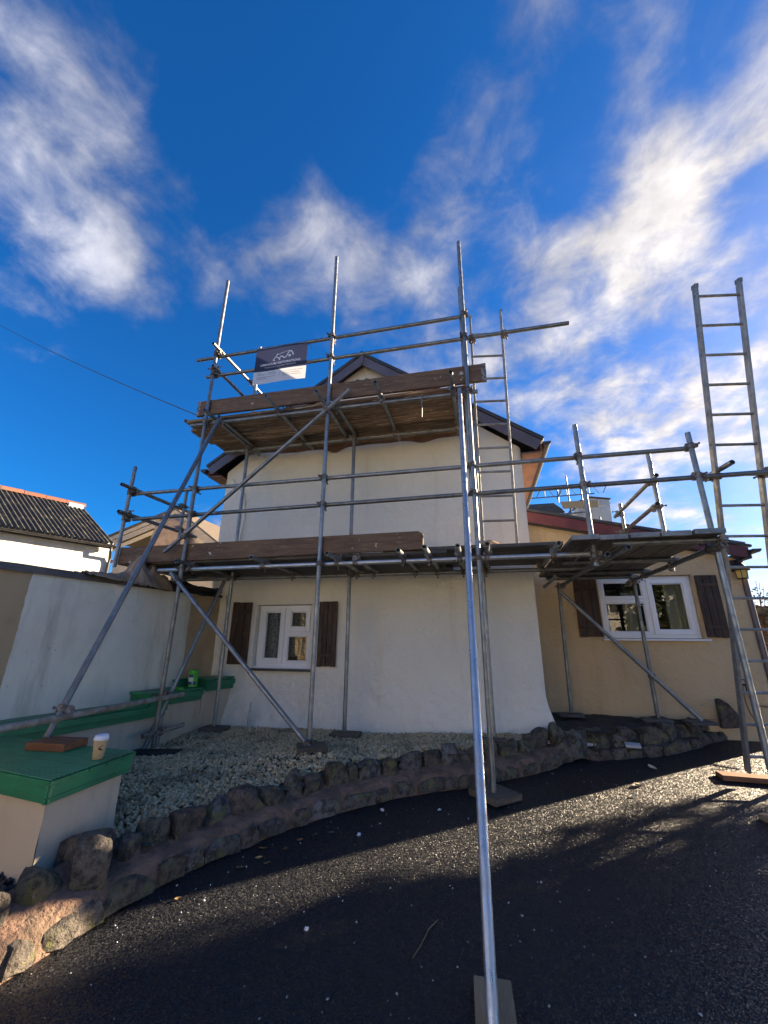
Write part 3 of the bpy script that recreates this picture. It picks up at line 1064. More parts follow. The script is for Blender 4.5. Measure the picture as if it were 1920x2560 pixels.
def gable_wall(mb, x0, x1, zb, zc, top, surf, hole, step, n_up):
    hx0, hx1, hz0, hz1 = hole
    X = lines(x0, x1, step, [hx0, hx1])
    Z = lines(zb, zc, step, [hz0, hz1])
    nz = len(Z) + n_up

    def fn(i, j):
        x = X[i]
        z = Z[j] if j < len(Z) else zc + (max(top(x), zc + .001) - zc) * (j - len(Z) + 1) / n_up
        return surf(x, z)

    def skip(i, j):
        if j >= len(Z) - 1:
            return False
        return X[i] >= hx0 - 1e-4 and X[i + 1] <= hx1 + 1e-4 and Z[j] >= hz0 - 1e-4 and Z[j + 1] <= hz1 + 1e-4
    mb.grid(len(X), nz, fn, skip)
    return X, Z


def reveal(mb, hole, surf, yb, n=12):
    hx0, hx1, hz0, hz1 = hole
    for a, b in (((hx0, hz0), (hx1, hz0)), ((hx1, hz0), (hx1, hz1)), ((hx1, hz1), (hx0, hz1)), ((hx0, hz1), (hx0, hz0))):
        mb.grid(n, 2, lambda i, j: (lambda x, z: surf(x, z) if j == 0 else (x, yb, z))(a[0] + (b[0] - a[0]) * i / (n - 1), a[1] + (b[1] - a[1]) * i / (n - 1)))


def house_surf(x, z):
    f = max(0.0, (0.98 - z) / 0.6)
    y = FY - 0.15 * f ** 1.6
    xx = x
    if x > 0.2:
        xx += 0.11 * max(0.0, (0.92 - z) / 0.42) ** 1.5 * (x - .2) / .49
    y += 0.009 * mnoise.noise(Vector((x * 1.1, z * 1.1, 0))) + 0.006 * mnoise.noise(Vector((x * 4, z * 4, 5)))
    k = max(0.0, min(1.0, (1.02 - z) / 0.12))
    y += k * (0.016 * mnoise.noise(Vector((x * 11, z * 11, 2))) + 0.016 * mnoise.noise(Vector((x * 24, z * 24, 7))))
    e = min(x - HX0, HX1 - x)
    y += 0.025 * max(0.0, 1 - e / 0.045) ** 2
    return (xx, y, z)


HOLE = (-3.14, -2.29, 1.125, 1.98)
mb = MB()
gable_wall(mb, HX0, HX1, 0.36, 4.05, roof_z, house_surf, HOLE, 0.028, 46)
reveal(mb, HOLE, house_surf, 5.56)
mb.grid(2, 40, lambda i, j: (lambda z: (house_surf(HX1, z)[0] + .002 * i, (house_surf(HX1, z)[1], 9.4)[i], z))(0.3 + 3.8 * j / 39))
mb.grid(2, 2, lambda i, j: (HX0, (FY + .05, 9.4)[i], (0.3, EZL)[j]))
mb.add([(HX0, 9.4, .3), (HX1, 9.4, .3), (HX1, 9.4, EZR), (APX, 9.4, APZ), (HX0, 9.4, EZL)], [(0, 1, 2, 3, 4)])
wall_o = mb.build('wall', MAT['cream'], house, smooth=50)

RY0, RY1 = 5.26, 9.6
TX0, TX1 = -4.20, 0.965             # eave tips
TZ0, TZ1 = 4.17, 4.10
AZ = 5.93


def slope(mb, xa, za, xb, zb, y0, y1, th):
    d = Vector((xb - xa, 0, zb - za)).normalized()
    n = Vector((-d.z, 0, d.x))
    if n.z < 0:
        n = -n
    p = [Vector((xa, 0, za)), Vector((xb, 0, zb)), Vector((xb, 0, zb)) + n * th, Vector((xa, 0, za)) + n * th]
    mb.xz_prism([(q.x, q.z) for q in p], y0, y1)


mb = MB()
slope(mb, TX0, TZ0, APX, AZ, RY0 + .03, RY1, 0.05)
slope(mb, APX, AZ, TX1, TZ1, RY0 + .03, RY1, 0.05)
roof = mb.build('roof', MAT['slate'], house)
for s, (xa, za) in (('l', (TX0, TZ0)), ('r', (TX1, TZ1))):
    mb = MB()
    d = Vector((APX - xa, 0, AZ - za)).normalized()
    n = Vector((-d.z, 0, d.x))
    n = n if n.z > 0 else -n
    a, b = Vector((xa, 0, za)), Vector((APX, 0, AZ))
    pl = [a - n * 0.15, b - Vector((0, 0, 0.178)), b + n * .0, a + n * .0]
    mb.xz_prism([(q.x, q.z) for q in pl], RY0 - (.002 if s == 'l' else 0), RY0 + 0.022)
    tag(mb.build('barge_board', MAT['barge'], house, bevel=.004))
    mb = MB()
    pl = [a + n * 0.004, b + n * .004, b + n * .055, a + n * .055]
    mb.xz_prism([(q.x, q.z) for q in pl], RY0 - 0.018, RY0 + 0.028)
    mb.build('verge_cap', MAT['gutter'], house, bevel=.006)
    # soffit under the verge, fascia and gutter along the eave
    mb = MB()
    sx = -1 if s == 'l' else 1
    mb.bb(xa - sx * .01, xa - sx * .035, RY0 + .03, RY1, za - .15, za - .01)
    mb.build('fascia_board', MAT['fascia'], house)
    mb = MB()
    wx = HX0 if s == 'l' else HX1
    mb.bb(xa - sx * .036, wx, RY0 + .035, RY1, za - .155, za - .135)
    mb.build('soffit', MAT['fascia'], house)
    mb = MB()
    g = []
    for k in range(9):
        t = math.pi * k / 8
        g.append((xa + sx * (.045 - .055 * math.cos(t)) , za - .035 - .06 * math.sin(t)))
    mb.xz_prism(g, RY0 - .04, RY1)
    mb.build('gutter', MAT['gutter'], house, smooth=40)
mb = MB().xz_prism([(APX - .03, AZ - .17), (APX + .03, AZ - .17), (APX + .03, AZ + .03), (APX - .03, AZ + .03)], RY0 - .016, RY0 - .003)
mb.build('barge_joint_cover', MAT['barge'], house, bevel=.004)
k = 0
y = RY0 - .03
while y < RY1:
    mb = MB()
    g = [(APX - .13, AZ - .045), (APX, AZ + .07), (APX + .13, AZ - .045), (APX + .12, AZ - .06), (APX, AZ + .045), (APX - .12, AZ - .06)]
    mb.xz_prism(g, y, y + .44)
    mb.build('ridge_tile', MAT['slate'], house)
    y += .45
for x in (-1.80, -1.70, -1.55, -1.46):
    lump('stone', (x, FY - .03, 5.56 - abs(x - APX) * .75), (.10, .08, .10), 0, house, rough=.3)


def window(parent, Y, outer, lights, sill_z, fw, sash, curtains, depth=.07):
    """outer frame, casements with their own sash frames and panes; lights = (x0,x1,z0,z1,opening)"""
    x0, x1, z0, z1 = outer
    w = MB()
    w.bb(x0, x0 + fw, Y, Y + depth, z0, z1)
    w.bb(x1 - fw, x1, Y, Y + depth, z0, z1)
    w.bb(x0 + fw, x1 - fw, Y, Y + depth, z1 - fw, z1)
    w.bb(x0 + fw, x1 - fw, Y, Y + depth, z0, z0 + fw * 1.1)
    fr = w.build('window', MAT['upvc'], parent, bevel=.006)
    for (a, b, c, d, op) in lights:
        m2 = MB()
        yy = Y - (.018 if op else .004)
        s = sash if op else sash * 0.55
        m2.bb(a, a + s, yy, Y + .04, c, d)
        m2.bb(b - s, b, yy, Y + .04, c, d)
        m2.bb(a + s, b - s, yy, Y + .04, d - s, d)
        m2.bb(a + s, b - s, yy, Y + .04, c, c + s)
        # glazing bead: a slimmer step round the pane
        for (p, q, r_, t_) in ((a + s, a + s + .012, c + s, d - s), (b - s - .012, b - s, c + s, d - s), (a + s + .012, b - s - .012, d - s - .012, d - s), (a + s + .012, b - s - .012, c + s, c + s + .012)):
            m2.bb(p, q, yy + .012, Y + .03, r_, t_)
        m2.build('sash', MAT['upvc'], fr, bevel=.005)
        g = MB().bb(a + s + .01, b - s - .01, Y + .016, Y + .022, c + s + .01, d - s - .01)
        g.build('pane', MAT['glass'], fr)
    for cx0, cx1, cz0, cz1, amp, key, scal in curtains:
        cb = MB()
        nn = 60

        def cf(i, j):
            x = cx0 + (cx1 - cx0) * i / (nn - 1)
            zb = cz0 + (0.02 * abs(math.sin((x - cx0) * math.pi / 0.085)) if scal else 0)
            zz = zb + (cz1 - zb) * j / 11
            return (x, Y + .14 + amp * math.sin(x * 55 + 2 * math.sin(x * 13)) * (1 - .25 * j / 11), zz)
        cb.grid(nn, 12, cf)
        cb.build('net_curtain' if key == 'lace' else 'curtain', MAT[key], fr, smooth=True, fix=False)
    return fr


wf = window(house, 5.50, (-3.13, -2.297, 1.135, 1.975),
            [(-3.085, -2.725, 1.185, 1.945, True), (-2.695, -2.335, 1.61, 1.945, True), (-2.695, -2.335, 1.185, 1.585, False)], 1.135, .05, .062,
            [(-3.10, -2.70, 1.21, 1.96, .018, 'lace', True), (-2.70, -2.30, 1.262, 1.96, .018, 'lace', True)])
mb = MB()
mb.bb(-2.725, -2.695, 5.502, 5.565, 1.19, 1.925)
mb.bb(-2.695, -2.345, 5.503, 5.565, 1.585, 1.61)
mb.build('mullion', MAT['upvc'], wf, bevel=.004)
mb = MB().bb(-3.14, -2.29, 5.45, 5.505, 1.127, 1.150)
mb.build('window_board', MAT['upvc'], wf, bevel=.004)
mb = MB().bb(-3.19, -2.24, 5.345, 5.50, 1.098, 1.124)
mb.build('window_sill', MAT['slate'], house, bevel=.005)
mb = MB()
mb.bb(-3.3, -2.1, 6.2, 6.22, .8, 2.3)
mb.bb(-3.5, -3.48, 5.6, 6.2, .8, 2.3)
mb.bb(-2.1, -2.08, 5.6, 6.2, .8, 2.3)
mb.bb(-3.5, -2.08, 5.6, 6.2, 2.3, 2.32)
mb.build('room_shade_box', MAT['dark'], house)  # panels painted near-black so the interior behind the panes stays dark


def shutter(parent, x0, x1, z0, z1, Y, nplank, lean=0.0):
    s = None
    w = (x1 - x0) / nplank
    sh = MB()
    for bz in (z0 + (z1 - z0) * .16, z1 - (z1 - z0) * .16):
        sh.bb(x0 + .02, x1 - .02, Y - .030, Y - .0205, bz - .022, bz + .022)
    sh.bb(x0 + .004, x1 - .004, Y - .002, Y + .01, z0 + .004, z1 - .004)
    s = sh.build('shutter', MAT['shutter'], parent, bevel=.004)
    for i in range(nplank):
        pl = MB().bb(x0 + i * w + .0025, x0 + (i + 1) * w - .0025, Y - .020 - .002 * (i % 2), Y - .0025, z0 + random.uniform(-.004, .004), z1 + random.uniform(-.004, .004))
        pl.build('plank', MAT['shutter'], s, bevel=.003)
        for bz in (z0 + (z1 - z0) * .16, z1 - (z1 - z0) * .16):
            pass
    hb = MB()
    for bz in (z0 + (z1 - z0) * .24, z1 - (z1 - z0) * .24):
        hb.tube((x0 + .05, Y - .034, bz), (x0 + .05, Y - .020, bz), .010, 10, False)
    hb.build('latch', MAT['black'], s)
    return s


shutter(house, -3.51, -3.205, 1.17, 2.015, 5.395, 3)
shutter(house, -2.165, -1.90, 1.168, 2.012, 5.39, 4)
# cable clipped down the left edge and a short capped stub pipe at the foot
mb = MB()
mb.path([(-3.80, 5.405, 4.0), (-3.70, 5.40, 3.85), (-3.55, 5.40, 3.72), (-3.50, 5.40, 3.3), (-3.56, 5.40, 2.8), (-3.58, 5.40, 2.2)], .008, 6)
mb.path([(-3.66, 5.40, 2.12), (-3.60, 5.38, 1.9), (-3.61, 5.38, 1.5), (-3.62, 5.37, 1.25), (-3.57, 5.34, 1.1), (-3.50, 5.31, 1.05), (-3.46, 5.29, .95), (-3.45, 5.26, .6)], .010, 6)
mb.build('cable', MAT['cable_w'], house, smooth=True)
mb = MB().tube((-2.98, 5.22, .40), (-2.98, 5.22, .62), .022, 12, False).tube((-2.98, 5.22, .62), (-2.98, 5.22, .72), .012, 10, False)
mb.build('stub_pipe', MAT['grey_render'], house, smooth=40)

# ------------------------------------------------------------------ tan extension on the right
EY = 6.5
ext = thing('tan_extension', (2.2, 8.0, 0.5), 'single storey tan rendered extension with burgundy verge and white window', 'building')


def ext_top(x):
    return 3.30 + (2.62 - 3.30) * (x - 0.69) / (3.54 - 0.69)


def ext_surf(x, z):
    return (x, EY + .012 * mnoise.noise(Vector((x * 1.2, z * 1.2, 9))) + .004 * mnoise.noise(Vector((x * 6, z * 6, 3))) + .03 * max(0, 1 - (3.53 - x) / .05) ** 2, z)


EH = (1.70, 2.92, 1.555, 2.42)
mb = MB()
gable_wall(mb, 0.66, 3.53, 0.35, 2.55, ext_top, ext_surf, EH, 0.05, 10)
reveal(mb, EH, ext_surf, 6.62)
mb.grid(2, 2, lambda i, j: (3.53, (EY + .03, 11.0)[i], (0.3, 2.62)[j]))
mb.build('wall', MAT['tan'], ext, smooth=50)
mb = MB()
slope(mb, 0.66, 3.50, 3.62, 2.79, 6.42, 11.2, .05)
mb.build('roof', MAT['slate'], ext)
mb = MB().xz_prism([(0.70, 3.30), (3.62, 2.605), (3.62, 2.755), (0.70, 3.475)], 6.37, 6.40)
mb.build('barge_board', MAT['burgundy'], ext, bevel=.004)
mb = MB().xz_prism([(0.70, 3.478), (3.66, 2.757), (3.66, 2.79), (0.70, 3.515)], 6.352, 6.415)
mb.build('verge_cap', MAT['gutter'], ext, bevel=.004)
mb = MB().bb(3.545, 3.60, 6.36, 11.2, 2.60, 2.625).bb(3.60, 3.63, 6.36, 11.2, 2.60, 2.72)
mb.build('soffit', MAT['black'], ext)
mb = MB().xz_prism([(3.68 - .05 * math.cos(math.pi * k / 8) , 2.72 - .05 * math.sin(math.pi * k / 8)) for k in range(9)], 6.30, 11.2)
mb.build('gutter', MAT['gutter'], ext, smooth=40)
mb = MB().tube((3.563, 6.525, 2.60), (3.563, 6.525, .3), .036, 14, False)
mb.build('downpipe', MAT['barge'], ext, smooth=40)
we = window(ext, 6.56, (1.705, 2.915, 1.56, 2.415),
            [(2.355, 2.87, 1.61, 2.37, True), (1.75, 2.32, 2.10, 2.37, False), (1.75, 2.32, 1.61, 2.075, False)], 1.56, .052, .06,
            [(2.62, 2.84, 1.63, 2.38, .02, 'curtain', False), (2.05, 2.22, 1.63, 2.2, .02, 'curtain', False)])
mb = MB().bb(2.32, 2.355, 6.562, 6.62, 1.62, 2.36).bb(1.757, 2.32, 6.563, 6.62, 2.075, 2.10)
mb.build('mullion', MAT['upvc'], we, bevel=.004)
mb = MB().bb(1.665, 2.965, 6.42, 6.58, 1.527, 1.553)
mb.build('window_sill', MAT['upvc'], ext, bevel=.005)
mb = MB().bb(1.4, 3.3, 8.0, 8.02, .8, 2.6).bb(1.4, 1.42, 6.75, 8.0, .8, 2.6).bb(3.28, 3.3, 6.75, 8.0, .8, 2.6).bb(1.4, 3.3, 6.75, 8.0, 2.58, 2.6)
mb.build('room_shade_box', MAT['dark'], ext)  # same near-black panels, shade of the interior put into their colour
mb = MB().bb(2.3, 2.9, 6.95, 7.3, 1.2, 1.80).bb(1.8, 2.2, 7.3, 7.5, 1.2, 1.85)
mb.build('sofa', MAT['furniture'], ext, bevel=.04)
shutter(ext, 1.36, 1.675, 1.575, 2.39, 6.475, 3)
shutter(ext, 2.94, 3.205, 1.575, 2.40, 6.475, 3)
# wall lantern near the corner
LX, LY = 3.47, 6.38
mb = MB()
mb.bb(LX - .05, LX + .05, 6.44, 6.49, 2.44, 2.60)
mb.path([(LX, 6.45, 2.55), (LX, 6.40, 2.60), (LX, LY, 2.57), (LX, LY, 2.52)], .012, 8)
mb.lathe((LX, LY, 0), [(.02, 2.56), (.05, 2.52), (.075, 2.48), (.105, 2.455), (.105, 2.445), (.02, 2.447)], 20)
lan = mb.build('wall_lantern', MAT['black'], ext, smooth=40)
mb = MB().lathe((LX, LY, 0), [(.07, 2.443), (.06, 2.34), (.02, 2.335)], 6)
mb.build('lantern_glass', MAT['amber'], lan)
mb = MB()
for k in range(6):
    a = 2 * math.pi * k / 6
    mb.bar((LX + .073 * math.cos(a), LY + .073 * math.sin(a), 2.445), (LX + .063 * math.cos(a), LY + .063 * math.sin(a), 2.332), .006, .006, (1, 0, 0.1))
mb.lathe((LX, LY, 0), [(.068, 2.336), (.068, 2.328), (.01, 2.326)], 6)
mb.build('lantern_frame', MAT['black'], lan)
# garden tap and hose
mb = MB().tube((3.23, 6.50, 1.0), (3.23, 6.42, 1.0), .012, 10, False).tube((3.23, 6.43, .99), (3.23, 6.43, 1.06), .008, 8, False).bb(3.19, 3.27, 6.422, 6.438, 1.058, 1.068).tube((3.23, 6.43, .93), (3.23, 6.43, 1.0), .014, 10, False)
mb.build('garden_tap', MAT['black'], ext)
hz = thing('hose', (3.24, 6.4, .5), 'tan garden hose with orange connector hanging from the wall tap', 'hose')
MB().tube((3.235, 6.425, .85), (3.233, 6.43, .93), .018, 12, False).build('connector', MAT['orange'], hz, smooth=40)
MB().path([(3.237, 6.425, .86), (3.26, 6.42, .80), (3.32, 6.40, .765), (3.42, 6.38, .76), (3.55, 6.36, .775), (3.75, 6.36, .80)], .011, 8).build('hose_pipe', MAT['hose'], hz, smooth=True)
MB().path([(3.20, 6.46, 1.0), (3.20, 6.47, .8), (3.215, 6.46, .68), (3.25, 6.45, .58), (3.32, 6.43, .50)], .009, 8).build('hose_tail', MAT['hose'], hz, smooth=True)

# ------------------------------------------------------------------ boundary wall, bench ledge and box seat on the left
W0 = Vector((-3.76, 5.42, 0))
WA = R(9)
WD = Vector((math.sin(WA), math.cos(WA), 0))
WN = Vector((math.cos(WA), -math.sin(WA), 0))
rotW = Matrix.Rotation(-WA, 3, 'Z')          # local +Y runs along the wall, +X faces the garden


def wp(n, s, z):
    p = W0 + WD * s + WN * n
    return (p.x, p.y, z)


def wbox(mb, n0, n1, s0, s1, z0, z1):
    vs = [wp(n, s, z) for z in (z0, z1) for (n, s) in ((n0, s0), (n1, s0), (n1, s1), (n0, s1))]
    return mb.add(vs, [(0, 3, 2, 1), (4, 5, 6, 7), (0, 1, 5, 4), (1, 2, 6, 5), (2, 3, 7, 6), (3, 0, 4, 7)])


bw = thing('boundary_wall', wp(-.1, -2, .3), 'old white garden wall with tan painted ends and dark lead coping', 'wall')
mb = MB()
ns, nz = 130, 46
mb.grid(ns, nz, lambda i, j: (lambda s, z: wp(.014 * mnoise.noise(Vector((s * 2, z * 2, 1))) + .006 * mnoise.noise(Vector((s * 7, z * 7, 1))), s, z))(-5.2 + 5.2 * i / (ns - 1), .2 + 1.935 * j / (nz - 1)))
mb.grid(ns, 2, lambda i, j: wp(-.28 * j, -5.2 + 5.2 * i / (ns - 1), 2.135))
mb.grid(2, 2, lambda i, j: wp(-.28, (-5.2, 0)[i], (.2, 2.135)[j]))
mb.build('wall', MAT['wallpaint'], bw, smooth=50)
mb = MB()
mb.grid(60, 7, lambda i, j: (lambda s: wp((.028, .03, .02, -.08, -.2, -.3, -.31)[j], s, (2.085, 2.125, 2.158, 2.165, 2.16, 2.15, 2.10)[j] + .008 * mnoise.noise(Vector((s * 3, j, 0)))))(-5.2 + 4.05 * i / 59))
mb.build('coping', MAT['lead'], bw, smooth=50)
for k, (s0, s1, n0, n1, z0, z1) in enumerate(((-1.2, -.02, -.3, .05, 2.115, 2.15), (-1.15, -.1, -.28, .02, 2.152, 2.19), (-.7, -.05, -.25, .06, 2.192, 2.215), (-1.3, -.55, -.22, .03, 2.193, 2.235))):
    mb = MB()
    mb.grid(24, 6, lambda i, j: wp(n0 + (n1 - n0) * j / 5 + .015 * mnoise.noise(Vector((i * .5, j, k))), s0 + (s1 - s0) * i / 23, z1 + .02 * mnoise.noise(Vector((i * .35, j * .6, k * 3))) - (.04 if j == 5 else 0)))
    mb.grid(24, 2, lambda i, j: wp(n1 + .015 * mnoise.noise(Vector((i * .5, 5, k))), s0 + (s1 - s0) * i / 23, (z1 - .04 - .025 * j) + .02 * mnoise.noise(Vector((i * .35, 3, k * 3)))))
    mb.build('felt_sheet', MAT['felt'], bw, smooth=True)

led = thing('bench_ledge', wp(.2, -2, .35), 'long low rendered ledge with stepped green painted timber top below the white wall', 'bench')
mb = MB()
wbox(mb, .004, .315, -5.0, -.99, .15, .70)
wbox(mb, .005, .328, -.988, -.462, .15, .80)
wbox(mb, .004, .345, -.46, .03, .15, .885)
mb.build('plinth', MAT['plinth'], led)


def ledge_cap(s0, s1, n0, n1, zt, drop, nb):
    w = (n1 - n0 - .02) / nb
    for i in range(nb):
        m_ = MB()
        wbox(m_, n0 + i * w + .003, n0 + (i + 1) * w - .003, s0, s1, zt - .028, zt - .001 * (i % 2))
        m_.build('plank', MAT['green'], led, bevel=.003)
    m_ = MB()
    wbox(m_, n1 - .043, n1 - .021, s0 + .012, s1 - .012, zt - drop, zt - .03)
    wbox(m_, n1 - .0205, n1, s0 + .004, s1 - .004, zt - drop * .62, zt - .031)
    m_.build('fascia_board', MAT['green'], led, bevel=.004)
    m_ = MB()
    wbox(m_, n0 + .001, n1 - .045, s0 + .03, s1 - .03, zt - drop + .02, zt - .03)
    m_.build('bearer', MAT['green'], led)


ledge_cap(-5.0, -0.97, .006, .36, .815, .145, 2)
ledge_cap(-1.22, -0.47, .01, .38, .925, .145, 2)
ledge_cap(-0.44, 0.06, .03, .40, 1.015, .15, 2)
ledge_cap(-0.66, -0.445, .02, .13, 1.012, .085, 1)

box = thing('box_seat', (-3.0, 2.45, .2), 'rendered box seat with ribbed green timber top carrying the coffee cup', 'seat')
BX = [(-2.37, 2.095), (-2.407, 2.735), (-3.95, 2.86), (-3.95, 2.33)]
bd = Vector((BX[0][0] - BX[3][0], BX[0][1] - BX[3][1], 0)).normalized()
mb = MB()
ins = [(-2.425, 2.15), (-2.455, 2.69), (-3.9, 2.81), (-3.9, 2.37)]
n = 40
mb.grid(n, 10, lambda i, j: (lambda f, z: (ins[3][0] + (ins[0][0] - ins[3][0]) * f, ins[3][1] + (ins[0][1] - ins[3][1]) * f + .012 * mnoise.noise(Vector((f * 8, z * 6, 0))) - .03 * max(0, (.4 - z)), z))(i / (n - 1), .1 + .56 * j / 9))
mb.grid(n, 10, lambda i, j: (lambda f, z: (ins[0][0] + (ins[1][0] - ins[0][0]) * f + .012 * mnoise.noise(Vector((f * 5, z * 6, 4))) + .05 * max(0, (.42 - z)), ins[0][1] + (ins[1][1] - ins[0][1]) * f, z))(i / (n - 1), .1 + .56 * j / 9))
mb.add([(x, y, z) for z in (.1, .66) for x, y in ins], [(1, 2, 6, 5), (4, 5, 6, 7)])
mb.build('rendered_base', MAT['plinth'], box, smooth=50)
npk = 5
for i in range(npk):
    a, b = i / npk + .004, (i + 1) / npk - .004

    def ed(f, side):
        p, q = (BX[0], BX[1]) if side else (BX[3], BX[2])
        return (p[0] + (q[0] - p[0]) * f, p[1] + (q[1] - p[1]) * f)
    A, B, C, D = ed(a, 1), ed(b, 1), ed(b, 0), ed(a, 0)
    mb = MB()
    # ribbed anti-slip top: seven grooves along the board
    nr = 30
    mb.grid(2, nr + 1, lambda i_, j_: (lambda P, Q, f: (P[0] + (Q[0] - P[0]) * f, P[1] + (Q[1] - P[1]) * f, .75 - (.005 if (j_ % 6) in (0, 1) else 0)))((A, D)[i_], (B, C)[i_], j_ / nr))
    mb.prism([A, B, C, D], .722, .7415)
    mb.build('plank', MAT['green'], box)
for (p, q) in ((BX[3], BX[0]), (BX[0], BX[1]), (BX[1], BX[2])):
    d = (Vector(q).to_3d() - Vector(p).to_3d()).normalized()
    nn = Vector((d.y, -d.x, 0)) * -.026
    for (z0, z1, o) in ((.655, .7205, 0), (.625, .654, -.006)):
        mb = MB()
        P, Q = Vector(p).to_3d() + nn * (1 + o * 100 * .01) + d * .012, Vector(q).to_3d() + nn * (1 + o) - d * .012
        mb.bar((P.x, P.y, (z0 + z1) / 2), (Q.x, Q.y, (z0 + z1) / 2), .022 + o, z1 - z0)
        mb.build('fascia_board', MAT['green'], box, bevel=.003)

# ------------------------------------------------------------------ neighbouring buildings
nb = thing('corrugated_cottage', (-9.5, 7.0, .4), 'white cottage with lichened corrugated roof and red ridge tiles behind the garden wall', 'house')
N0 = Vector((-8.69, 8.0, 0))
NA = R(25)
ND = Vector((math.sin(NA), math.cos(NA), 0))
NN = Vector((math.cos(NA), -math.sin(NA), 0))


def npnt(n, s, z):
    p = N0 + ND * s + NN * n
    return (p.x, p.y, z)


mb = MB()
mb.grid(30, 12, lambda i, j: npnt(-.12 + .02 * mnoise.noise(Vector((i * .4, j * .4, 0))), -7 + 7.0 * i / 29, .2 + 3.57 * j / 11))
mb.add([npnt(-.12, 0, .2), npnt(-4.2, 0, .2), npnt(-4.2, 0, 3.6), npnt(-2.05, -.40, 4.93), npnt(-.12, 0, 3.65)], [(0, 1, 2, 3, 4)])
mb.build('wall', MAT['neigh_white'], nb, smooth=40)
mb = MB()
nc = 420
mb.grid(nc, 4, lambda i, j: (lambda s, f: npnt(.08 - 2.08 * f, s - .36 * f + (.0 if i < nc - 1 else 0), 3.70 + 1.33 * f + .028 * math.sin(i * math.pi / 3)))(-7 + 7.0 * i / (nc - 1), j / 3))
mb.grid(2, 2, lambda i, j: npnt(-2.0 - 2.2 * j, (-7, -.36)[i], 5.03 - 1.33 * j))
mb.build('corrugated_roof', MAT['corrugated'], nb, smooth=60)
s = -.30
while s > -6.9:
    mb = MB()
    L = .44
    prof3 = [(-.13, 4.98), (-.09, 5.07), (0, 5.11), (.09, 5.07), (.13, 4.98)]
    vs = [npnt(-2.02 + a, s - L * e, z + (.006 if e == 0 else 0)) for e in (0, 1) for a, z in prof3]
    mb.add(vs, [(i, i + 1, 6 + i, 5 + i) for i in range(4)] + [(0, 1, 2, 3, 4)])
    mb.build('ridge_tile', MAT['ridge'], nb)
    s -= .45
mb = MB()
vs = [npnt(n_, s_, z_) for z_ in (4.45, 4.99) for (n_, s_) in ((-1.75, -.72), (-1.75, -.38), (-2.2, -.38), (-2.2, -.72))]
mb.add(vs, [(0, 3, 2, 1), (4, 5, 6, 7), (0, 1, 5, 4), (1, 2, 6, 5), (2, 3, 7, 6), (3, 0, 4, 7)])
mb.build('chimney_stub', MAT['grey_render'], nb)
mb = MB()
mb.grid(2, 7, lambda i, j: npnt(.10 - .055 * math.cos(math.pi * j / 6), (-7, .04)[i], 3.655 - .05 * math.sin(math.pi * j / 6)))
mb.grid(2, 2, lambda i, j: npnt(.03, (-7, 0)[i], (3.58, 3.70)[j]))
mb.build('gutter', MAT['gutter'], nb, smooth=True)
mb = MB().path([npnt(.10, -.10, 3.62), npnt(.10, -.10, 3.5), npnt(-.05, -.04, 3.38), npnt(-.08, -.03, 3.25), npnt(-.08, -.03, .3)], .035, 10)
mb.build('downpipe', MAT['gutter'], nb, smooth=True)

gs = thing('timber_gable', (-9.7, 11.6, .4), 'unfinished timber gable with pale barge boards between the two houses', 'building')
GY = 11.0
ax, az = -9.707, 5.625
for i, (ex, ez) in enumerate(((-12.375, 4.717), (-7.838, 4.332))):
    for k, (o0, o1, yy, mt) in enumerate(((0.0, .13, GY - .08, 'weathered'), (.135, .32, GY - .03, 'weathered'), (.335, .48, GY + .06, 'pale_timber'))):
        MB().xz_prism([(ex, ez - o1), (ax, az - o1), (ax, az - o0), (ex, ez - o0)], yy - .002 * i, yy + .035).build('barge_board', MAT[mt], gs, bevel=.004)
    MB().xz_prism([(ex - .03, ez + .004), (ax, az + .004), (ax, az + .07), (ex - .03, ez + .07)], GY - .12, GY + 2.5).build('roof', MAT['sole'], gs)
MB().xz_prism([(-12.375, .3), (-7.838, .3), (-7.838, 3.838), (-9.707, 5.075), (-12.375, 4.25)], GY + .6, GY + .62).build('back_wall', MAT['furniture'], gs)
for k in range(5):
    MB().bb(-11.825 + k * .48, -11.715 + k * .48, GY + .35, GY + .42, 3.5, 4.15 + k * .18).build('stud', MAT['fascia'], gs)
MB().bb(-12.238, -8.25, GY + .2, GY + .28, 3.975, 4.057).build('rail', MAT['fascia'], gs)
MB().xz_prism([(-11.962, .3), (-7.975, .3), (-7.975, 4.14), (-11.962, 4.14)], GY + .10, GY + .15).build('lower_wall', MAT['weathered'], gs)
for k in range(7):
    x0 = -9.281 + k * .177
    MB().xz_prism([(x0, 4.112), (x0 + .17, 4.112), (x0 + .17, 5.006 - .109 * (k + 1)), (x0, 5.006 - .109 * k)], GY + .11, GY + .13).build('board', MAT['pale_timber'], gs)


def draped(name, fn, nu, nv, mat, label, cat):
    mb_ = MB()
    mb_.grid(nu, nv, fn)
    o = mb_.build(name, mat, smooth=True, fix=False)
    m_ = o.modifiers.new('thick', 'SOLIDIFY')
    m_.thickness = .004
    return tag(o, label, cat)


draped('tarpaulin', lambda i, j: (lambda u, v: (-10.35 + 1.30 * u + .1 * (1 - v) * (u - .5), GY - .14 - .09 * abs(mnoise.noise(Vector((u * 4 + v, v * 1.5, 0)))) - .02 * math.sin(u * 17 + v * 4), 5.32 - .42 * abs(u - .5) - (1 - v) * 1.3 + .06 * mnoise.noise(Vector((u * 5, v * 5, 2)))))(i / 29, j / 19),
       30, 20, MAT['tarp'], 'torn brown tarpaulin hanging over the timber gable', 'tarpaulin')

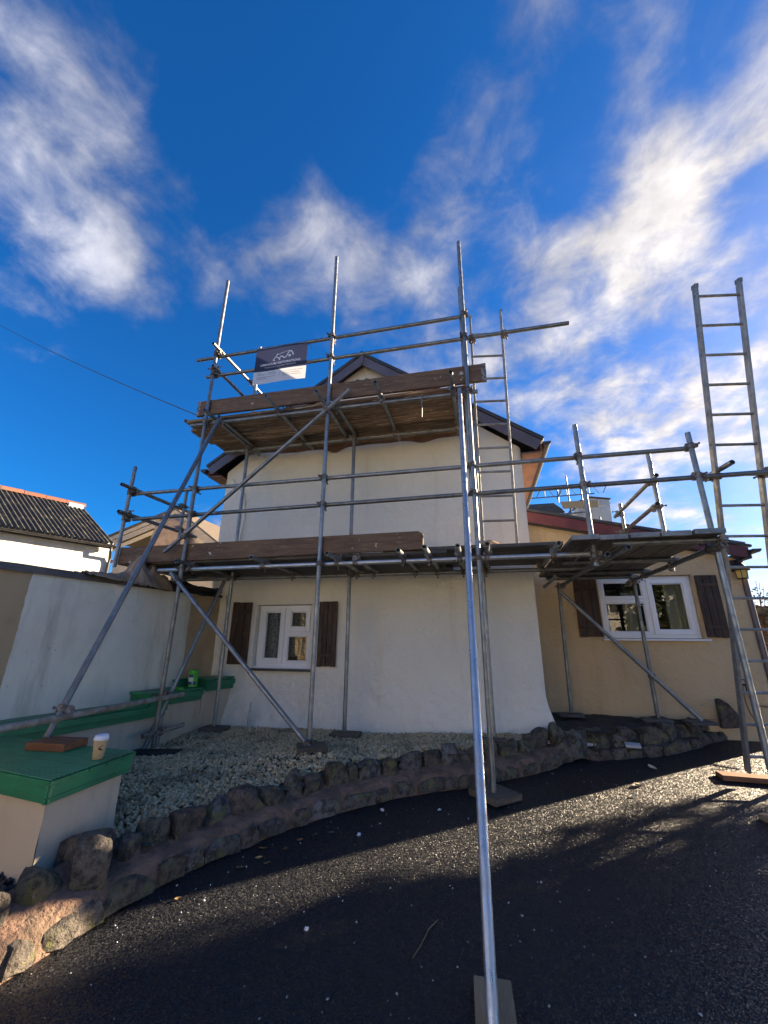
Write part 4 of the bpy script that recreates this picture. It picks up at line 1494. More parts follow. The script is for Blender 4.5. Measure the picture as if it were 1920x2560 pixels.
# crumpled tarpaulin lying on the coping
draped('tarpaulin', lambda i, j: (lambda u, v: wp(-.30 + .42 * v + .03 * mnoise.noise(Vector((u * 6, v * 5, 0))), -2.0 + 1.05 * u + .05 * mnoise.noise(Vector((u * 8, v * 8, 9))),
                                                  2.17 + (.20 * math.exp(-((u - .70) / .16) ** 2) + .06 * u) * math.sin(math.pi * min(1, v * 1.05)) * (1 + 1.1 * mnoise.noise(Vector((u * 9, v * 6, 3)))) + .035 * abs(mnoise.noise(Vector((u * 16, v * 10, 6)))) - .10 * max(0, v - .75) * 4 * (.4 + .6 * u)))(i / 69, j / 35),
       70, 36, MAT['tarp'], 'crumpled brown tarpaulin lying on the dark coping of the white wall', 'tarpaulin')

# distant house with slate roof, stack and its own scaffold
dh = thing('slate_roof_house', (4, 16.5, .5), 'distant house with dark slate roof and tall grey chimney stack beyond the extension', 'house')
DY = 16.0
for r_ in range(5):
    z0 = 6.33 + r_ * .097
    MB().xz_prism([(0.6, z0), (3.38 - r_ * .042, z0), (3.34 - r_ * .042, z0 + .112), (0.6, z0 + .112)], DY + .12 * r_, DY + .12 * r_ + .03).build('slate_course', MAT['slate'], dh)
MB().xz_prism([(0.6, 6.25), (3.38, 6.25), (3.19, 6.78), (0.6, 6.78)], DY + .65, DY + 3).build('roof', MAT['slate'], dh)
MB().bb(0.6, 3.28, DY + .1, DY + .3, .5, 6.24).build('wall', MAT['neigh_white'], dh)
MB().bb(0.6, 3.40, DY - .08, DY + .02, 6.24, 6.31).build('gutter', MAT['gutter'], dh)
MB().xz_prism([(4.10, .5), (5.04, .5), (5.03, 5.56), (5.06, 6.68), (4.40, 6.80), (4.02, 6.66), (4.06, 5.9)], DY + .02, DY + 1.2).build('chimney_stack', MAT['grey_render'], dh, bevel=.015)
MB().xz_prism([(3.98, 6.665), (4.40, 6.81), (5.10, 6.69), (5.10, 6.725), (4.40, 6.85), (3.95, 6.70)], DY - .03, DY + 1.25).bb(5.0, 5.16, DY - .04, DY + 1.2, 5.54, 5.60).build('flashing', MAT['lead'], dh)
MB().xz_prism([(4.3, 6.50), (5.08, 6.52), (5.08, 6.55), (4.3, 6.53)], DY - .01, DY + .02).build('chimney_band', MAT['grey_render'], dh)
MB().bb(3.42, 4.09, DY + .3, DY + .5, 4.5, 5.99).build('side_wall', MAT['tan'], dh)
MB().bb(3.60, 4.05, DY + .6, DY + .7, 5.95, 6.42).build('side_wall', MAT['neigh_white'], dh)

ds = thing('distant_scaffold', (3.2, 15.6, .5), 'distant scaffold with lattice beam and pale board on the slate roofed house', 'scaffold')
SY = 15.4
for (x, z0, z1) in ((3.50, 5.2, 7.53), (3.95, 6.2, 7.05), (4.455, 5.3, 5.85), (3.13, 6.5, 7.1)):
    MB().tube((x, SY, z0), (x, SY, z1), .027, 8, False).build('standard', MAT['galv'], ds, smooth=40)
for za, zb_ in ((7.15, 7.19), (6.73, 6.775)):
    MB().tube((1.7, SY + .05, za), (4.40, SY + .05, zb_), .025, 8, False).build('lattice_chord', MAT['galv'], ds, smooth=40)
x = 1.9
while x < 4.3:
    b0, t0 = 6.735 + (x - 1.9) * .016, 7.155 + (x - 1.9) * .013
    for xa_, xb_, za, zb_ in ((x, x, t0, b0), (x + .08, x + .34, t0, b0), (x + .46, x + .68, b0, t0)):
        MB().tube((xa_, SY + .05, za), (xb_, SY + .05, zb_), .016, 6, False).build('lattice_strut', MAT['galv'], ds)
    x += .78
MB().xz_prism([(3.24, 6.21), (4.44, 6.20), (4.45, 6.46), (3.16, 6.49)], SY - .1, SY - .06).build('board', MAT['plywood'], ds, bevel=.006)
MB().tube((3.0, SY, 6.02), (4.0, SY, 6.06), .027, 8, False).build('ledger', MAT['galv'], ds)
MB().tube((3.22, SY - .02, 5.72), (3.50, SY - .02, 6.16), .035, 8, False).build('brace', MAT['coupler'], ds)
MB().tube((3.08, SY + .02, 6.65), (3.28, SY + .02, 6.92), .022, 8, False).build('brace', MAT['galv'], ds)

# garden wall and shrubs at the right edge
gw = thing('rubble_wall', (4.7, 8.9, .4), 'dark rubble garden wall past the corner of the tan extension', 'wall')
mb = MB()
mb.grid(30, 22, lambda i, j: (4.05 + 1.25 * i / 29, 8.75 + .05 * mnoise.noise(Vector((i * .8, j * .8, 0))), .3 + 1.85 * j / 21 + (.05 * mnoise.noise(Vector((i * .5, 0, 4))) if j == 21 else 0)))
mb.grid(30, 2, lambda i, j: (4.05 + 1.25 * i / 29, 8.75 + .35 * j, 2.15 + .05 * mnoise.noise(Vector((i * .5, 0, 4)))))
mb.build('wall_core', MAT['mortar'], gw, smooth=40)
for r_ in range(11):
    x = 4.05 + random.uniform(-.1, .1)
    while x < 5.25:
        w = random.uniform(.14, .34)
        lump('stone', (x + w / 2, 8.74, .4 + r_ * .165), (w * .96, .16, .155), 0, gw, rough=.2, boxy=.7)
        x += w + .012


def leafmass(name, n_leaf, blobs, size, mat, parent):
    pts_, cs = [], []
    v, f = [], []
    tot = sum(b[3] ** 2 for b in blobs)
    for (bx, by, bz, br) in blobs:
        for _ in range(int(n_leaf * br * br / tot)):
            d = Vector((random.gauss(0, 1), random.gauss(0, 1), random.gauss(0, 1))).normalized()
            rr = br * random.uniform(.55, 1.05) * (1 + .3 * mnoise.noise(d * 2.3 + Vector((bx, by, bz))))
            p = Vector((bx, by, bz)) + d * rr
            a = Vector((random.gauss(0, 1), random.gauss(0, 1), random.gauss(0, .6))).normalized() * size * random.uniform(.6, 1.3)
            b_ = a.orthogonal().normalized() * a.length * .5
            b_ = Matrix.Rotation(random.uniform(0, 6.28), 3, a.normalized()) @ b_
            o = len(v)
            v += [p - a, p + b_, p + a, p - b_]
            f.append((o, o + 1, o + 2, o + 3))
    m_ = MB()
    m_.v, m_.f = [tuple(q) for q in v], f
    return m_.build(name, mat, parent, fix=False)


def shrub(loc, blobs, n, size, label, twigs, cat='shrub', name='shrub', group=None):
    t = thing(name, loc, label, cat, group)
    leafmass('foliage', n, blobs, size, MAT['hleaf'], t)
    m_ = MB()
    for _ in range(twigs):
        b = random.choice(blobs)
        p = Vector((b[0] + random.uniform(-.3, .3) * b[3], b[1] + random.uniform(-.3, .3) * b[3], loc[2]))
        q = Vector((b[0] + random.uniform(-1, 1) * b[3], b[1] + random.uniform(-1, 1) * b[3], b[2] + random.uniform(.5, 1.15) * b[3]))
        m_.tube(p, q, .018, 5, False, .004)
    m_.build('twigs', MAT['bark'], t)
    return t


shrub((4.9, 9.6, .45), [(4.75, 9.6, 2.0, .42), (5.25, 9.6, 2.1, .5), (5.0, 9.9, 1.5, .7)], 2600, .028, 'twiggy shrub showing over the rubble wall at the right edge', 30)
# a broad evergreen beyond the right side of the drive: its crown casts the shade on the near asphalt
def at_sw(s_, w_):
    return s_ * .799 + w_ * .602, s_ * .602 - w_ * .799


tx_, ty_ = at_sw(13.0, -.3)
tree = thing('tree', (tx_, ty_, .4), 'broad dense evergreen tree on the far side of the drive', 'tree')
tb = []
for iw in range(13):
    for iz in range(10):
        w_ = -2.24 + iw * .33 + random.uniform(-.08, .08)
        z_ = 3.16 + iz * .36 + random.uniform(-.08, .08)
        if w_ < -2.05 and z_ < 3.5:
            continue
        px_, py_ = at_sw(13.0 + random.uniform(-.8, .8), w_)
        tb.append((px_, py_, z_, .50))
leafmass('crown', 56000, tb, .075, MAT['hleaf'], tree)
m_ = MB()
m_.tube((tx_ + .6, ty_ - .8, .2), (tx_ + .5, ty_ - .7, 4.2), .16, 12, False, .08)
for b_ in tb[::5]:
    m_.tube((tx_ + .5, ty_ - .7, 3.4 + random.uniform(0, .8)), b_[:3], .05, 6, False, .012)
m_.build('trunk', MAT['bark'], tree, smooth=40)

# a dark garden tree across the lane, seen only in the window panes
lt = thing('tree', (9.2, -10.6, -.5), 'dark garden tree standing by the lane in front of the white houses', 'tree')
leafmass('crown', 9000, [(9.2 + random.uniform(-2.2, 2.2), -10.6 + random.uniform(-1, 1), 2.6 + random.uniform(-1.6, 2.4), 1.0) for _ in range(24)], .14, MAT['hleaf'], lt)
MB().tube((9.2, -10.6, -.6), (9.2, -10.6, 3.0), .2, 10, False, .1).build('trunk', MAT['bark'], lt, smooth=40)
# two plain white houses across the lane added behind the camera to bounce sun onto the facade, seen only in the window panes
for (hx, hy, w_, h_, ridge, rz, lab) in ((-6.5, -13.5, 11, 5.0, 7.8, .05, 'long white rendered house added across the lane to bounce light'), (7.0, -14.5, 9.5, 4.6, 7.2, -.12, 'shorter white house added across the lane beside the long one to bounce light')):
    oh = thing('bounce_lane_house', (hx, hy, -.5), lab, 'house', 'houses added across the lane to bounce light')
    rm_ = Matrix.Rotation(rz, 3, 'Z')

    def q(x, y, z):
        p = rm_ @ Vector((x, y, 0))
        return (hx + p.x, hy + p.y, z)

    def obox(m_, x0, x1, y0, y1, z0, z1):
        m_.add([q(x, y, z) for z in (z0, z1) for (x, y) in ((x0, y0), (x1, y0), (x1, y1), (x0, y1))], [(0, 3, 2, 1), (4, 5, 6, 7), (0, 1, 5, 4), (1, 2, 6, 5), (2, 3, 7, 6), (3, 0, 4, 7)])
        return m_
    obox(MB(), -w_ / 2, w_ / 2, -6, 0, -.6, h_).build('wall', MAT['neigh_white'], oh)
    m_ = MB()
    m_.add([q(x, y, z) for x in (-w_ / 2 - .2, w_ / 2 + .2) for (y, z) in ((.35, h_ - .1), (-3, ridge), (-6.35, h_ - .1), (-6.35, h_ - .2), (.35, h_ - .2))],
           [(0, 1, 6, 5), (1, 2, 7, 6), (2, 3, 8, 7), (3, 4, 9, 8), (4, 0, 5, 9), (0, 4, 3, 2, 1), (5, 6, 7, 8, 9)])
    m_.build('roof', MAT['slate'], oh)
    for fx in (-.36, -.12, .12, .36):
        for fz in (1.0, 3.2):
            fr_ = obox(MB(), fx * w_ - .5, fx * w_ + .5, -.01, .06, fz - .05, fz + 1.15).build('window', MAT['upvc'], oh)
            obox(MB(), fx * w_ - .42, fx * w_ + .42, .061, .07, fz + .03, fz + 1.07).build('pane', MAT['black'], fr_)
    obox(MB(), .0 * w_ - .1, .0 * w_ + .85, -.01, .07, -.5, 1.75).build('door', MAT['burgundy'], oh)

# ------------------------------------------------------------------ main scaffold
scf = thing('scaffold', (-1.7, 4.16, .5), 'tube and board scaffold with two decks built against the cream house', 'scaffold')
F = 4.158
RIN = F + .05
PI_ = 4.97


def T(name, p0, p1, mat='galv', r=.02415):
    return MB().tube(p0, p1, r).build(name, MAT[mat], scf, smooth=40)


cm = MB()
cm.tube((0, 0, -.026), (0, 0, .026), .0335, 14, False)
cm.tube((-.026, .05, 0), (.026, .05, 0), .0335, 14, False)
cm.box((0, .025, 0), (.04, .03, .045))
cm.box((.040, -.008, 0), (.028, .03, .036))
cm.tube((.045, -.055, 0), (.045, .03, 0), .006, 8, False)
cm.tube((.045, -.062, 0), (.045, -.048, 0), .011, 6, False)
cm.box((0, .058, .040), (.036, .03, .028))
cm.tube((0, .115, .045), (0, .03, .045), .006, 8, False)
cm.tube((0, .122, .045), (0, .108, .045), .011, 6, False)
coupler0 = None


def C(pa, da, pb, db):
    """a right-angle or swivel coupler: pa on tube a (direction da), pb on tube b (direction db)"""
    global coupler0
    if coupler0 is None:
        coupler0 = cm.build('coupler', MAT['coupler'], None, smooth=35)
        o = coupler0
    else:
        o = coupler0.copy()
        col.objects.link(o)
    pa, pb, da = Vector(pa), Vector(pb), Vector(da).normalized()
    y = pb - pa
    y = (y - da * y.dot(da)).normalized()
    x = y.cross(da)
    flip = random.choice((1, -1))
    m_ = Matrix(((x.x * flip, y.x, da.x * flip), (x.y * flip, y.y, da.y * flip), (x.z * flip, y.z, da.z * flip))).to_4x4()
    m_.translation = pa
    o.parent = scf
    o.matrix_parent_inverse = Matrix.Translation(-scf.location)
    o.matrix_basis = m_
    return o


XA, YA, ZA = (1, 0, 0), (0, 1, 0), (0, 0, 1)
XL, XM, XR = -3.465, -1.705, .02
T('standard', (XL, F, .40), (XL, F, 6.75))
T('standard', (XM, F, .535), (XM, F, 6.776))
T('standard', (XR, F, .262), (XR, F, 6.593))
T('standard', (-.005, F + .105, 3.1), (-.005, F + .105, 5.93))                    # lapped tube beside the right standard
T('standard', (-3.31, PI_, .475), (-3.31, PI_, 6.16))
T('standard', (-1.61, PI_, .50), (-1.61, PI_, 4.345))
T('standard', (.062, PI_, .51), (.062, PI_, 4.345))
T('standard', (-4.46, F, 2.36), (-4.46, F, 3.735))
T('standard', (-4.30, 5.0, 2.24), (-4.30, 5.0, 3.68))
T('standard', (1.10, F, 2.19), (1.10, F, 3.70))
T('standard', (2.115, F, .25), (2.115, F, 3.49))
T('standard', (2.08, 5.0, 2.25), (2.08, 5.0, 3.66))
T('standard', (2.085, 6.2, 2.25), (2.085, 6.2, 3.43))
T('standard', (1.08, 6.2, .63), (1.115, 6.2, 2.31))
T('standard', (2.085, 6.2, .61), (2.085, 6.2, 2.31))
# guard rails
for z0, z1, xa, xb in ((3.353, 3.343, -4.41, 2.10), (2.995, 3.04, -4.37, 3.3)):
    T('guard_rail', (xa, RIN, z0), (xb, RIN, z1))
    for x in (-4.46, XL, XM, XR, 1.10, 2.115):
        if x < xb + .05:
            z = z0 + (z1 - z0) * (x - xa) / (xb - xa)
            C((x, F, z), ZA, (x, RIN, z), XA)
T('guard_rail', (-3.815, RIN, 5.389), (.085, RIN, 5.404))
T('guard_rail', (-3.605, RIN, 5.07), (1.218, RIN, 5.06))
for z in (5.395, 5.066):
    for x in (XL, XM, XR):
        C((x, F, z), ZA, (x, RIN, z), XA)
T('guard_rail', (-4.41, 3.96, 3.40), (-4.41, 5.45, 3.425))
T('guard_rail', (-4.41, 4.0, 3.045), (-4.41, 5.5, 3.075))
T('guard_rail', (-3.41, 4.0, 5.45), (-3.41, 5.30, 5.50))
T('guard_rail', (-3.41, 4.06, 5.125), (-3.41, 5.2, 5.15))
for z in (3.405, 3.05):
    C((-4.46, F, z), ZA, (-4.41, F, z), YA)
    C((-4.30, 5.0, z + .02), ZA, (-4.38, 5.0, z + .02), YA)
C((XL, F, 5.455), ZA, (-3.41, F, 5.455), YA)
C((XL, F, 5.13), ZA, (-3.41, F, 5.13), YA)
C((-3.31, PI_, 5.487), ZA, (-3.40, PI_, 5.487), YA)
C((-3.31, PI_, 5.145), ZA, (-3.40, PI_, 5.145), YA)
T('guard_rail', (2.03, 4.78, 3.30), (2.03, 6.32, 3.27))
T('guard_rail', (2.03, 4.9, 3.0), (2.03, 6.3, 2.97))
for z in (3.29, 2.99):
    C((2.08, 5.0, z), ZA, (2.03, 5.0, z), YA)
    C((2.085, 6.2, z - .02), ZA, (2.03, 6.2, z - .02), YA)
# ledgers
T('ledger', (-3.83, RIN, 2.305), (1.08, RIN, 2.318), 'galv_new')
T('ledger', (-4.30, 5.02, 2.308), (1.28, 5.02, 2.31))
T('ledger', (-3.72, RIN, 4.302), (.13, RIN, 4.29))
T('ledger', (-3.745, 5.02, 4.29), (.13, 5.02, 4.285))
for z, zs in ((2.31, (XL, XM, XR, 1.10)), (4.297, (XL, XM, XR))):
    for x in zs:
        C((x, F, z), ZA, (x, RIN, z), XA)
for x in (-3.31, -1.61, .062):
    C((x, PI_, 2.309), ZA, (x, 5.02, 2.309), XA)
    C((x, PI_, 4.288), ZA, (x, 5.02, 4.288), XA)
# transoms
for x, y0, y1 in ((-3.345, 3.96, 5.33), (-2.40, 3.84, 5.30), (-1.755, 3.88, 5.06), (-1.02, 3.86, 5.30), (-.155, 3.86, 5.33), (-1.62, 4.12, 5.08), (-3.27, 4.16, 5.2)):
    T('transom', (x, y0, 4.352), (x + .01, y1, 4.347))
    C((x, RIN, 4.30), XA, (x, RIN, 4.352), YA)
    C((x, 5.02, 4.29), XA, (x, 5.02, 4.35), YA)
for x, y0, y1 in ((-3.385, 3.95, 5.25), (-2.415, 3.93, 5.22), (-1.515, 3.885, 5.12), (-.76, 3.87, 5.12), (-.485, 3.78, 5.12), (-.17, 3.80, 5.16), (.103, 3.775, 5.2), (.74, 3.866, 5.2), (-4.1, 4.15, 5.2), (-1.30, 4.2, 5.12)):
    T('transom', (x, y0, 2.362), (x + .015, y1, 2.362))
    C((x, RIN, 2.31), XA, (x, RIN, 2.362), YA)
    C((x, 5.02, 2.31), XA, (x, 5.02, 2.362), YA)
T('transom', (1.16, 3.96, 2.262), (1.16, 6.28, 2.262))
T('transom', (2.065, 3.93, 2.31), (2.065, 6.4, 2.31))
T('transom', (1.32, 3.9, 2.31), (1.25, 5.3, 2.31))
T('transom', (.93, 5.2, 2.262), (.93, 6.25, 2.262))
for y in (3.99, 4.92, 5.72, 6.16):
    T('ledger', (.95 if y > 4.5 else 1.22, y, 2.362), (2.13, y, 2.362))
    C((2.065, y, 2.31), YA, (2.065, y, 2.362), XA)
C((2.115, F, 2.31), ZA, (2.065, F, 2.31), YA)
C((2.085, 6.2, 2.29), ZA, (2.045, 6.2, 2.31), YA)
C((1.115, 6.2, 2.25), ZA, (1.16, 6.2, 2.262), YA)
C((1.10, F, 2.25), ZA, (1.16, F, 2.262), YA)
# braces and rakers
FB = F - .052
T('brace', (-1.415, FB, 4.474), (-3.705, FB, 2.508))
T('brace', (-3.56, FB, 2.247), (-1.585, FB, .435))
T('brace', (-3.62, 4.215, .37), (-3.40, 4.93, 2.26))
T('brace', (1.10, 6.14, 2.19), (2.53, 6.14, .61))
C((XM, F, 4.225), ZA, (XM, FB, 4.225), (1, 0, .86))
C((XL, F, 2.714), ZA, (XL, FB, 2.714), (1, 0, .86))
C((XL, F, 2.16), ZA, (XL, FB, 2.16), (1, 0, -.92))
C((XM, F, .55), ZA, (XM, FB, .55), (1, 0, -.92))
C((2.085, 6.2, 1.10), ZA, (2.085, 6.14, 1.10), (1, 0, -1.1))
T('raker', (-3.165, 2.69, .80), (-3.235, 4.13, 4.30))
T('raker', (-.047, 2.05, .125), (-.075, 4.12, 4.29), 'galv_new')
C((-3.23, RIN, 4.30), XA, (-3.232, F - .03, 4.20), (0, .38, .92))
C((-.075, RIN, 4.29), XA, (-.075, F - .03, 4.19), (0, .45, .89))
rb = thing('tie_tube', (-3.3, 3.4, .9), 'crusted old tube tying the left raker to the scaffold foot above the green ledge', 'tube')
MB().tube((-3.335, 4.34, .905), (-3.12, 2.78, .93)).tube((-3.12, 2.78, .93), (-2.92, 1.35, .955)).build('tube', MAT['old_tube'], rb, smooth=40)
C((XL, F, .90), ZA, (-3.36, F, .905), (.15, -1, 0))
C((-3.170, 2.765, .985), (0, .38, .92), (-3.13, 2.79, .93), (.15, -1, 0))
T('transom', (-3.50, 4.02, .53), (-3.41, 4.52, .56), 'old_tube')
C((XL, F, .545), ZA, (-3.42, F, .54), YA)

# decks: every board on its own
def board(x0, x1, y0, y1, z0, z1, mat, name='deck_board'):
    return MB().bb(x0, x1, y0, y1, z0, z1).build(name, MAT[mat], scf, bevel=.004)


yy = 4.232
for i in range(5):
    xe, xf = -3.86 - random.uniform(-.06, .12), .03 + random.uniform(-.04, .03)
    board(xe, xf, yy, yy + .222, 4.3785 + .002 * i, 4.4155 + .002 * i, 'deck')
    for q0, q1 in ((xe - .002, xe + .035), (xf - .035, xf + .002)):
        MB().bb(q0, q1, yy + .02, yy + .20, 4.3770 + .002 * i, 4.4170 + .002 * i).build('end_band', MAT['galv'], scf)
    yy += .2255
yy = 4.232
for i in range(5):
    board(-4.43 + random.uniform(-.02, .06), -.3 + random.uniform(-.2, .2), yy, yy + .222, 2.3885, 2.4255, 'deck_grey')
    board(-1.1 + random.uniform(-.2, .2), .84 + random.uniform(-.03, .02), yy + .004, yy + .22, 2.4275, 2.464, 'deck_grey')
    yy += .2255
for i, (x0, x1, ya, yb) in enumerate(((.86, 1.083, 3.86, 6.2), (1.105, 1.33, 3.90, 6.38), (1.345, 1.57, 3.87, 6.36), (1.585, 1.81, 3.86, 6.38), (1.825, 2.05, 3.83, 6.33))):
    board(x0, x1, ya, yb, 2.3885, 2.4265 , 'deck_y', 'cross_board')
    m_ = MB().bb(x0 - .002, x1 + .002, ya - .003, ya + .03, 2.3865, 2.4285)
    for q in range(9):
        m_.bb(x0 + .01 + q * .024, x0 + .022 + q * .024, ya - .006, ya - .003, 2.402, 2.414)
    m_.build('end_band', MAT['galv'], scf)
MB().xz_prism([(-3.65, 4.432), (.24, 4.412), (.24, 4.65), (-3.65, 4.66)], 4.186, 4.224).build('toe_board', MAT['toe'], scf, bevel=.004)
MB().xz_prism([(-4.445, 2.402), (-.55, 2.43), (-.545, 2.60), (-.60, 2.632), (-.80, 2.632), (-4.445, 2.615)], 4.186, 4.224).build('toe_board', MAT['toe'], scf, bevel=.004)
for q0, q1, za_, zb_ in ((-3.653, -3.60, 4.430, 4.662), (.19, .243, 4.410, 4.652)):
    MB().bb(q0, q1, 4.184, 4.226, za_ + .002, zb_).build('end_band', MAT['coupler'], scf)
MB().bb(-4.49, -4.452, 4.22, 5.2, 2.40, 2.62).build('toe_board', MAT['toe'], scf, bevel=.004)
MB().bb(-3.90, -3.862, 4.25, 5.3, 4.418, 4.45).build('toe_board', MAT['toe'], scf, bevel=.004)
MB().tube((-.52, RIN - .03, 4.32), (-.53, RIN - .02, 4.02), .008, 8, False).build('hook', MAT['alu'], scf)

# sheets of rust brown tarpaulin tucked under and onto the decks
draped('tarpaulin', lambda i, j: (lambda u, v: (-3.0 + 2.9 * u, 5.34 + .05 * v, 4.385 - v * (.012 + .085 * max(math.exp(-((u - .325) / .045) ** 2), .55 * math.exp(-((u - .80) / .06) ** 2)) + .02 * max(0, mnoise.noise(Vector((u * 9, 0, 1.3)))))))(i / 79, j / 7), 80, 8, MAT['tarp_dark'],
       'rust brown sheet hanging from the back edge of the upper deck', 'tarpaulin')
draped('tarpaulin', lambda i, j: (lambda u, v: (-.52 + 1.5 * u, 4.55 + .55 * v, 2.462 + .002 + .16 * math.sin(math.pi * u) ** .7 * math.sin(math.pi * v) * max(.1, .55 + .9 * mnoise.noise(Vector((u * 6, v * 4, 8))))))(i / 49, j / 19), 50, 20, MAT['tarp'],
       'crumpled pale brown sheet lying on the lower deck by the small ladder', 'tarpaulin')

# ------------------------------------------------------------------ ladders
def ladder(name, fl, fr, tl, tr, pitch, first, nr, sw, sd, label, mat='alu'):
    fl, fr, tl, tr = map(Vector, (fl, fr, tl, tr))
    t = thing(name, (fl + fr) / 2, label, 'ladder')
    out = (fr - fl).normalized()
    d = (tl - fl).normalized()
    nrm = out.cross(d).normalized()
    for a, b in ((fl, tl), (fr, tr)):
        MB().bar(a, b, sd, sw, out).build('stile', MAT[mat], t, bevel=.004)
    L = (tl - fl).length
    for k in range(nr):
        h = first + pitch * k
        if h > L - .05:
            break
        p, q = fl + d * h, fr + (tr - fr).normalized() * h
        MB().tube(p - out * (sw * .62), q + out * (sw * .62), .014, 10, False).build('rung', MAT[mat], t, smooth=40)
    for a in (tl, tr):
        MB().bar(a - d * .03, a + d * .012, sd + .004, sw + .004, out).build('end_cap', MAT[mat], t)
    return t


ladder('ladder', (2.36, 5.01, .35), (2.77, 5.07, .35), (2.262, 3.72, 4.86), (2.672, 3.78, 4.90), .296, .145, 17, .030, .052, 'long aluminium ladder standing on an orange plank at the right edge')
ladder('ladder', (.085, 4.80, 2.47), (.47, 4.84, 2.47), (.105, 4.26, 5.43), (.485, 4.32, 5.50), .296, .10, 11, .024, .040, 'narrow aluminium ladder from the lower deck up to the top guard rail')
C((2.31, RIN + .02, 3.035), XA, (2.31, RIN + .07, 3.035), ZA)
C((2.72, RIN + .02, 3.035), XA, (2.72, RIN + .07, 3.035), ZA)
T('guard_rail', (2.36, 4.05, 3.10), (2.30, 4.5, 3.10))
C((.10, RIN, 5.066), XA, (.10, RIN + .05, 5.066), ZA)
C((.485, RIN, 5.066), XA, (.485, RIN + .05, 5.066), ZA)

# ------------------------------------------------------------------ sole boards
def sole(c, size, rz, mat, lab, z=None, tilt=0.0):
    m_ = MB().box((0, 0, 0), size)
    o = m_.build('sole_board', MAT[mat], bevel=.004)
    o.location = c
    o.rotation_euler = (tilt, 0, rz)
    tag(o, lab, 'board', 'sole boards under the scaffold feet')
    return o


sole((-3.02, 2.66, .775), (.30, .21, .05), .12, 'sole_red', 'reddish brown sole board on the green topped box seat')
sole((-3.40, 4.12, .362), (.50, .17, .045), .25, 'felt', 'long black sole board at the foot of the left front standard')
sole((-1.66, 4.13, .513), (.28, .24, .045), .5, 'sole', 'brown sole board under the middle front standard and diagonal brace')
sole((-3.27, 4.93, .452), (.30, .22, .045), .05, 'sole', 'weathered sole board on the gravel nearest the green ledge corner')
sole((-1.58, 4.93, .477), (.34, .22, .04), .1, 'sole', 'flat sole board on the gravel under the shutter right of the window')
sole((.03, 4.19, ground_z(4.19) + .026), (.31, .33, .05), .75, 'sole', 'square damp sole board on the asphalt behind the bright raker')
sole((-.035, 2.08, ground_z(2.08) + .018), (.155, .42, .034), .05, 'sole_pale', 'pale split sole board under the bright raker nearest the camera', tilt=.058)
sole((2.62, 5.06, ground_z(5.06) + .026), (.95, .16, .045), -.05, 'sole_red', 'orange brown plank under the long ladder')
sole((2.16, 4.14, ground_z(4.14) + .022), (.28, .26, .04), .2, 'sole_pale', 'pale sole board at the lower right frame edge')
sole((1.06, 6.17, .605), (.30, .18, .035), .1, 'slate', 'dark slate pad under the left post in the soil bed')
sole((2.05, 6.17, .587), (.32, .18, .035), -.1, 'slate', 'dark slate pad under the right post in the soil bed')
sole((2.50, 6.12, .590), (.30, .2, .03), .15, 'slate', 'dark slate pad at the foot of the sloping brace in the soil bed')
sole((.06, 4.99, .485), (.28, .2, .04), .0, 'sole', 'sole board on the gravel near the right corner of the cream house')

# ------------------------------------------------------------------ banner on the guard rails
bn = thing('banner', (-2.44, 4.13, 4.8), 'navy and white company banner tied to the upper guard rails', 'banner')
X0, X1 = -2.826, -2.058
BYY = 4.172


def by(x, z):
    return BYY - .012 * (5.35 - z) + .006 * math.sin((x - X0) * 9) + .004 * math.sin(z * 11 + x * 4)


def cloth_part(name, z0, z1, mat, eps=0.0):
    m_ = MB()
    m_.grid(24, 12, lambda i, j: (lambda x, z: (x, by(x, z) - eps, z))(X0 + (X1 - X0) * i / 23, z0 + (z1 - z0) * j / 11))
    o = m_.build(name, MAT[mat], bn, smooth=True, fix=False)
    return o


cloth_part('upper_panel', 4.993, 5.372, 'bnavy')
cloth_part('lower_panel', 4.79, 4.993, 'bwhite')


def text(body, x, z, size, mat, align='CENTER', name='lettering', bold=0.0):
    cu = bpy.data.curves.new(name, 'FONT')
    cu.body = body
    cu.size = size
    cu.align_x = align
    cu.align_y = 'CENTER'
    cu.offset = bold
    cu.resolution_u = 3
    tmp = bpy.data.objects.new(name, cu)
    me = bpy.data.meshes.new_from_object(tmp)
    bpy.data.objects.remove(tmp)
    vs = [(x + v.co.x, by(x + v.co.x, z + v.co.y) - .004, z + v.co.y) for v in me.vertices]
    me2 = bpy.data.meshes.new(name)
    me2.from_pydata(vs, [], [tuple(p.vertices) for p in me.polygons])
    me2.materials.append(MAT[mat])
    o = bpy.data.objects.new(name, me2)
    col.objects.link(o)
    adopt(o, bn)
    return o


xc = (X0 + X1) / 2
text('LIMEHOUSE RESTORATIONS', xc, 5.095, .0470, 'ink_w', bold=.0012)
text('TRADITIONAL BUILDING SPECIALISTS', xc, 5.045, .0275, 'ink_w')
for b_, x, z in (('MIKE', X0 + .06, 4.957), ('07700 900117', X0 + .06, 4.933), ('MATTHEW', X0 + .215, 4.957), ('07700 900142', X0 + .215, 4.933), ('LIMEHOUSERESTORATIONS', X0 + .06, 4.892), ('@GMAIL.COM', X0 + .06, 4.866)):
    text(b_, x, z, .0215, 'ink', 'LEFT')
for b_, z in (('COB, STONE & LIME WORKS', 4.945), ('RENDERING/PLASTERING', 4.912), ('REPAIRS & MAINTENANCE', 4.879)):
    text(b_, X0 + .435, z, .0225, 'ink', 'LEFT')
m_ = MB()
m_.add([(X0 + .395, by(X0 + .395, 4.97) - .004, 4.845), (X0 + .398, by(X0 + .395, 4.97) - .004, 4.845), (X0 + .398, by(X0 + .395, 4.97) - .004, 4.968), (X0 + .395, by(X0 + .395, 4.97) - .004, 4.968)], [(0, 1, 2, 3)])
m_.build('divider', MAT['ink'], bn)


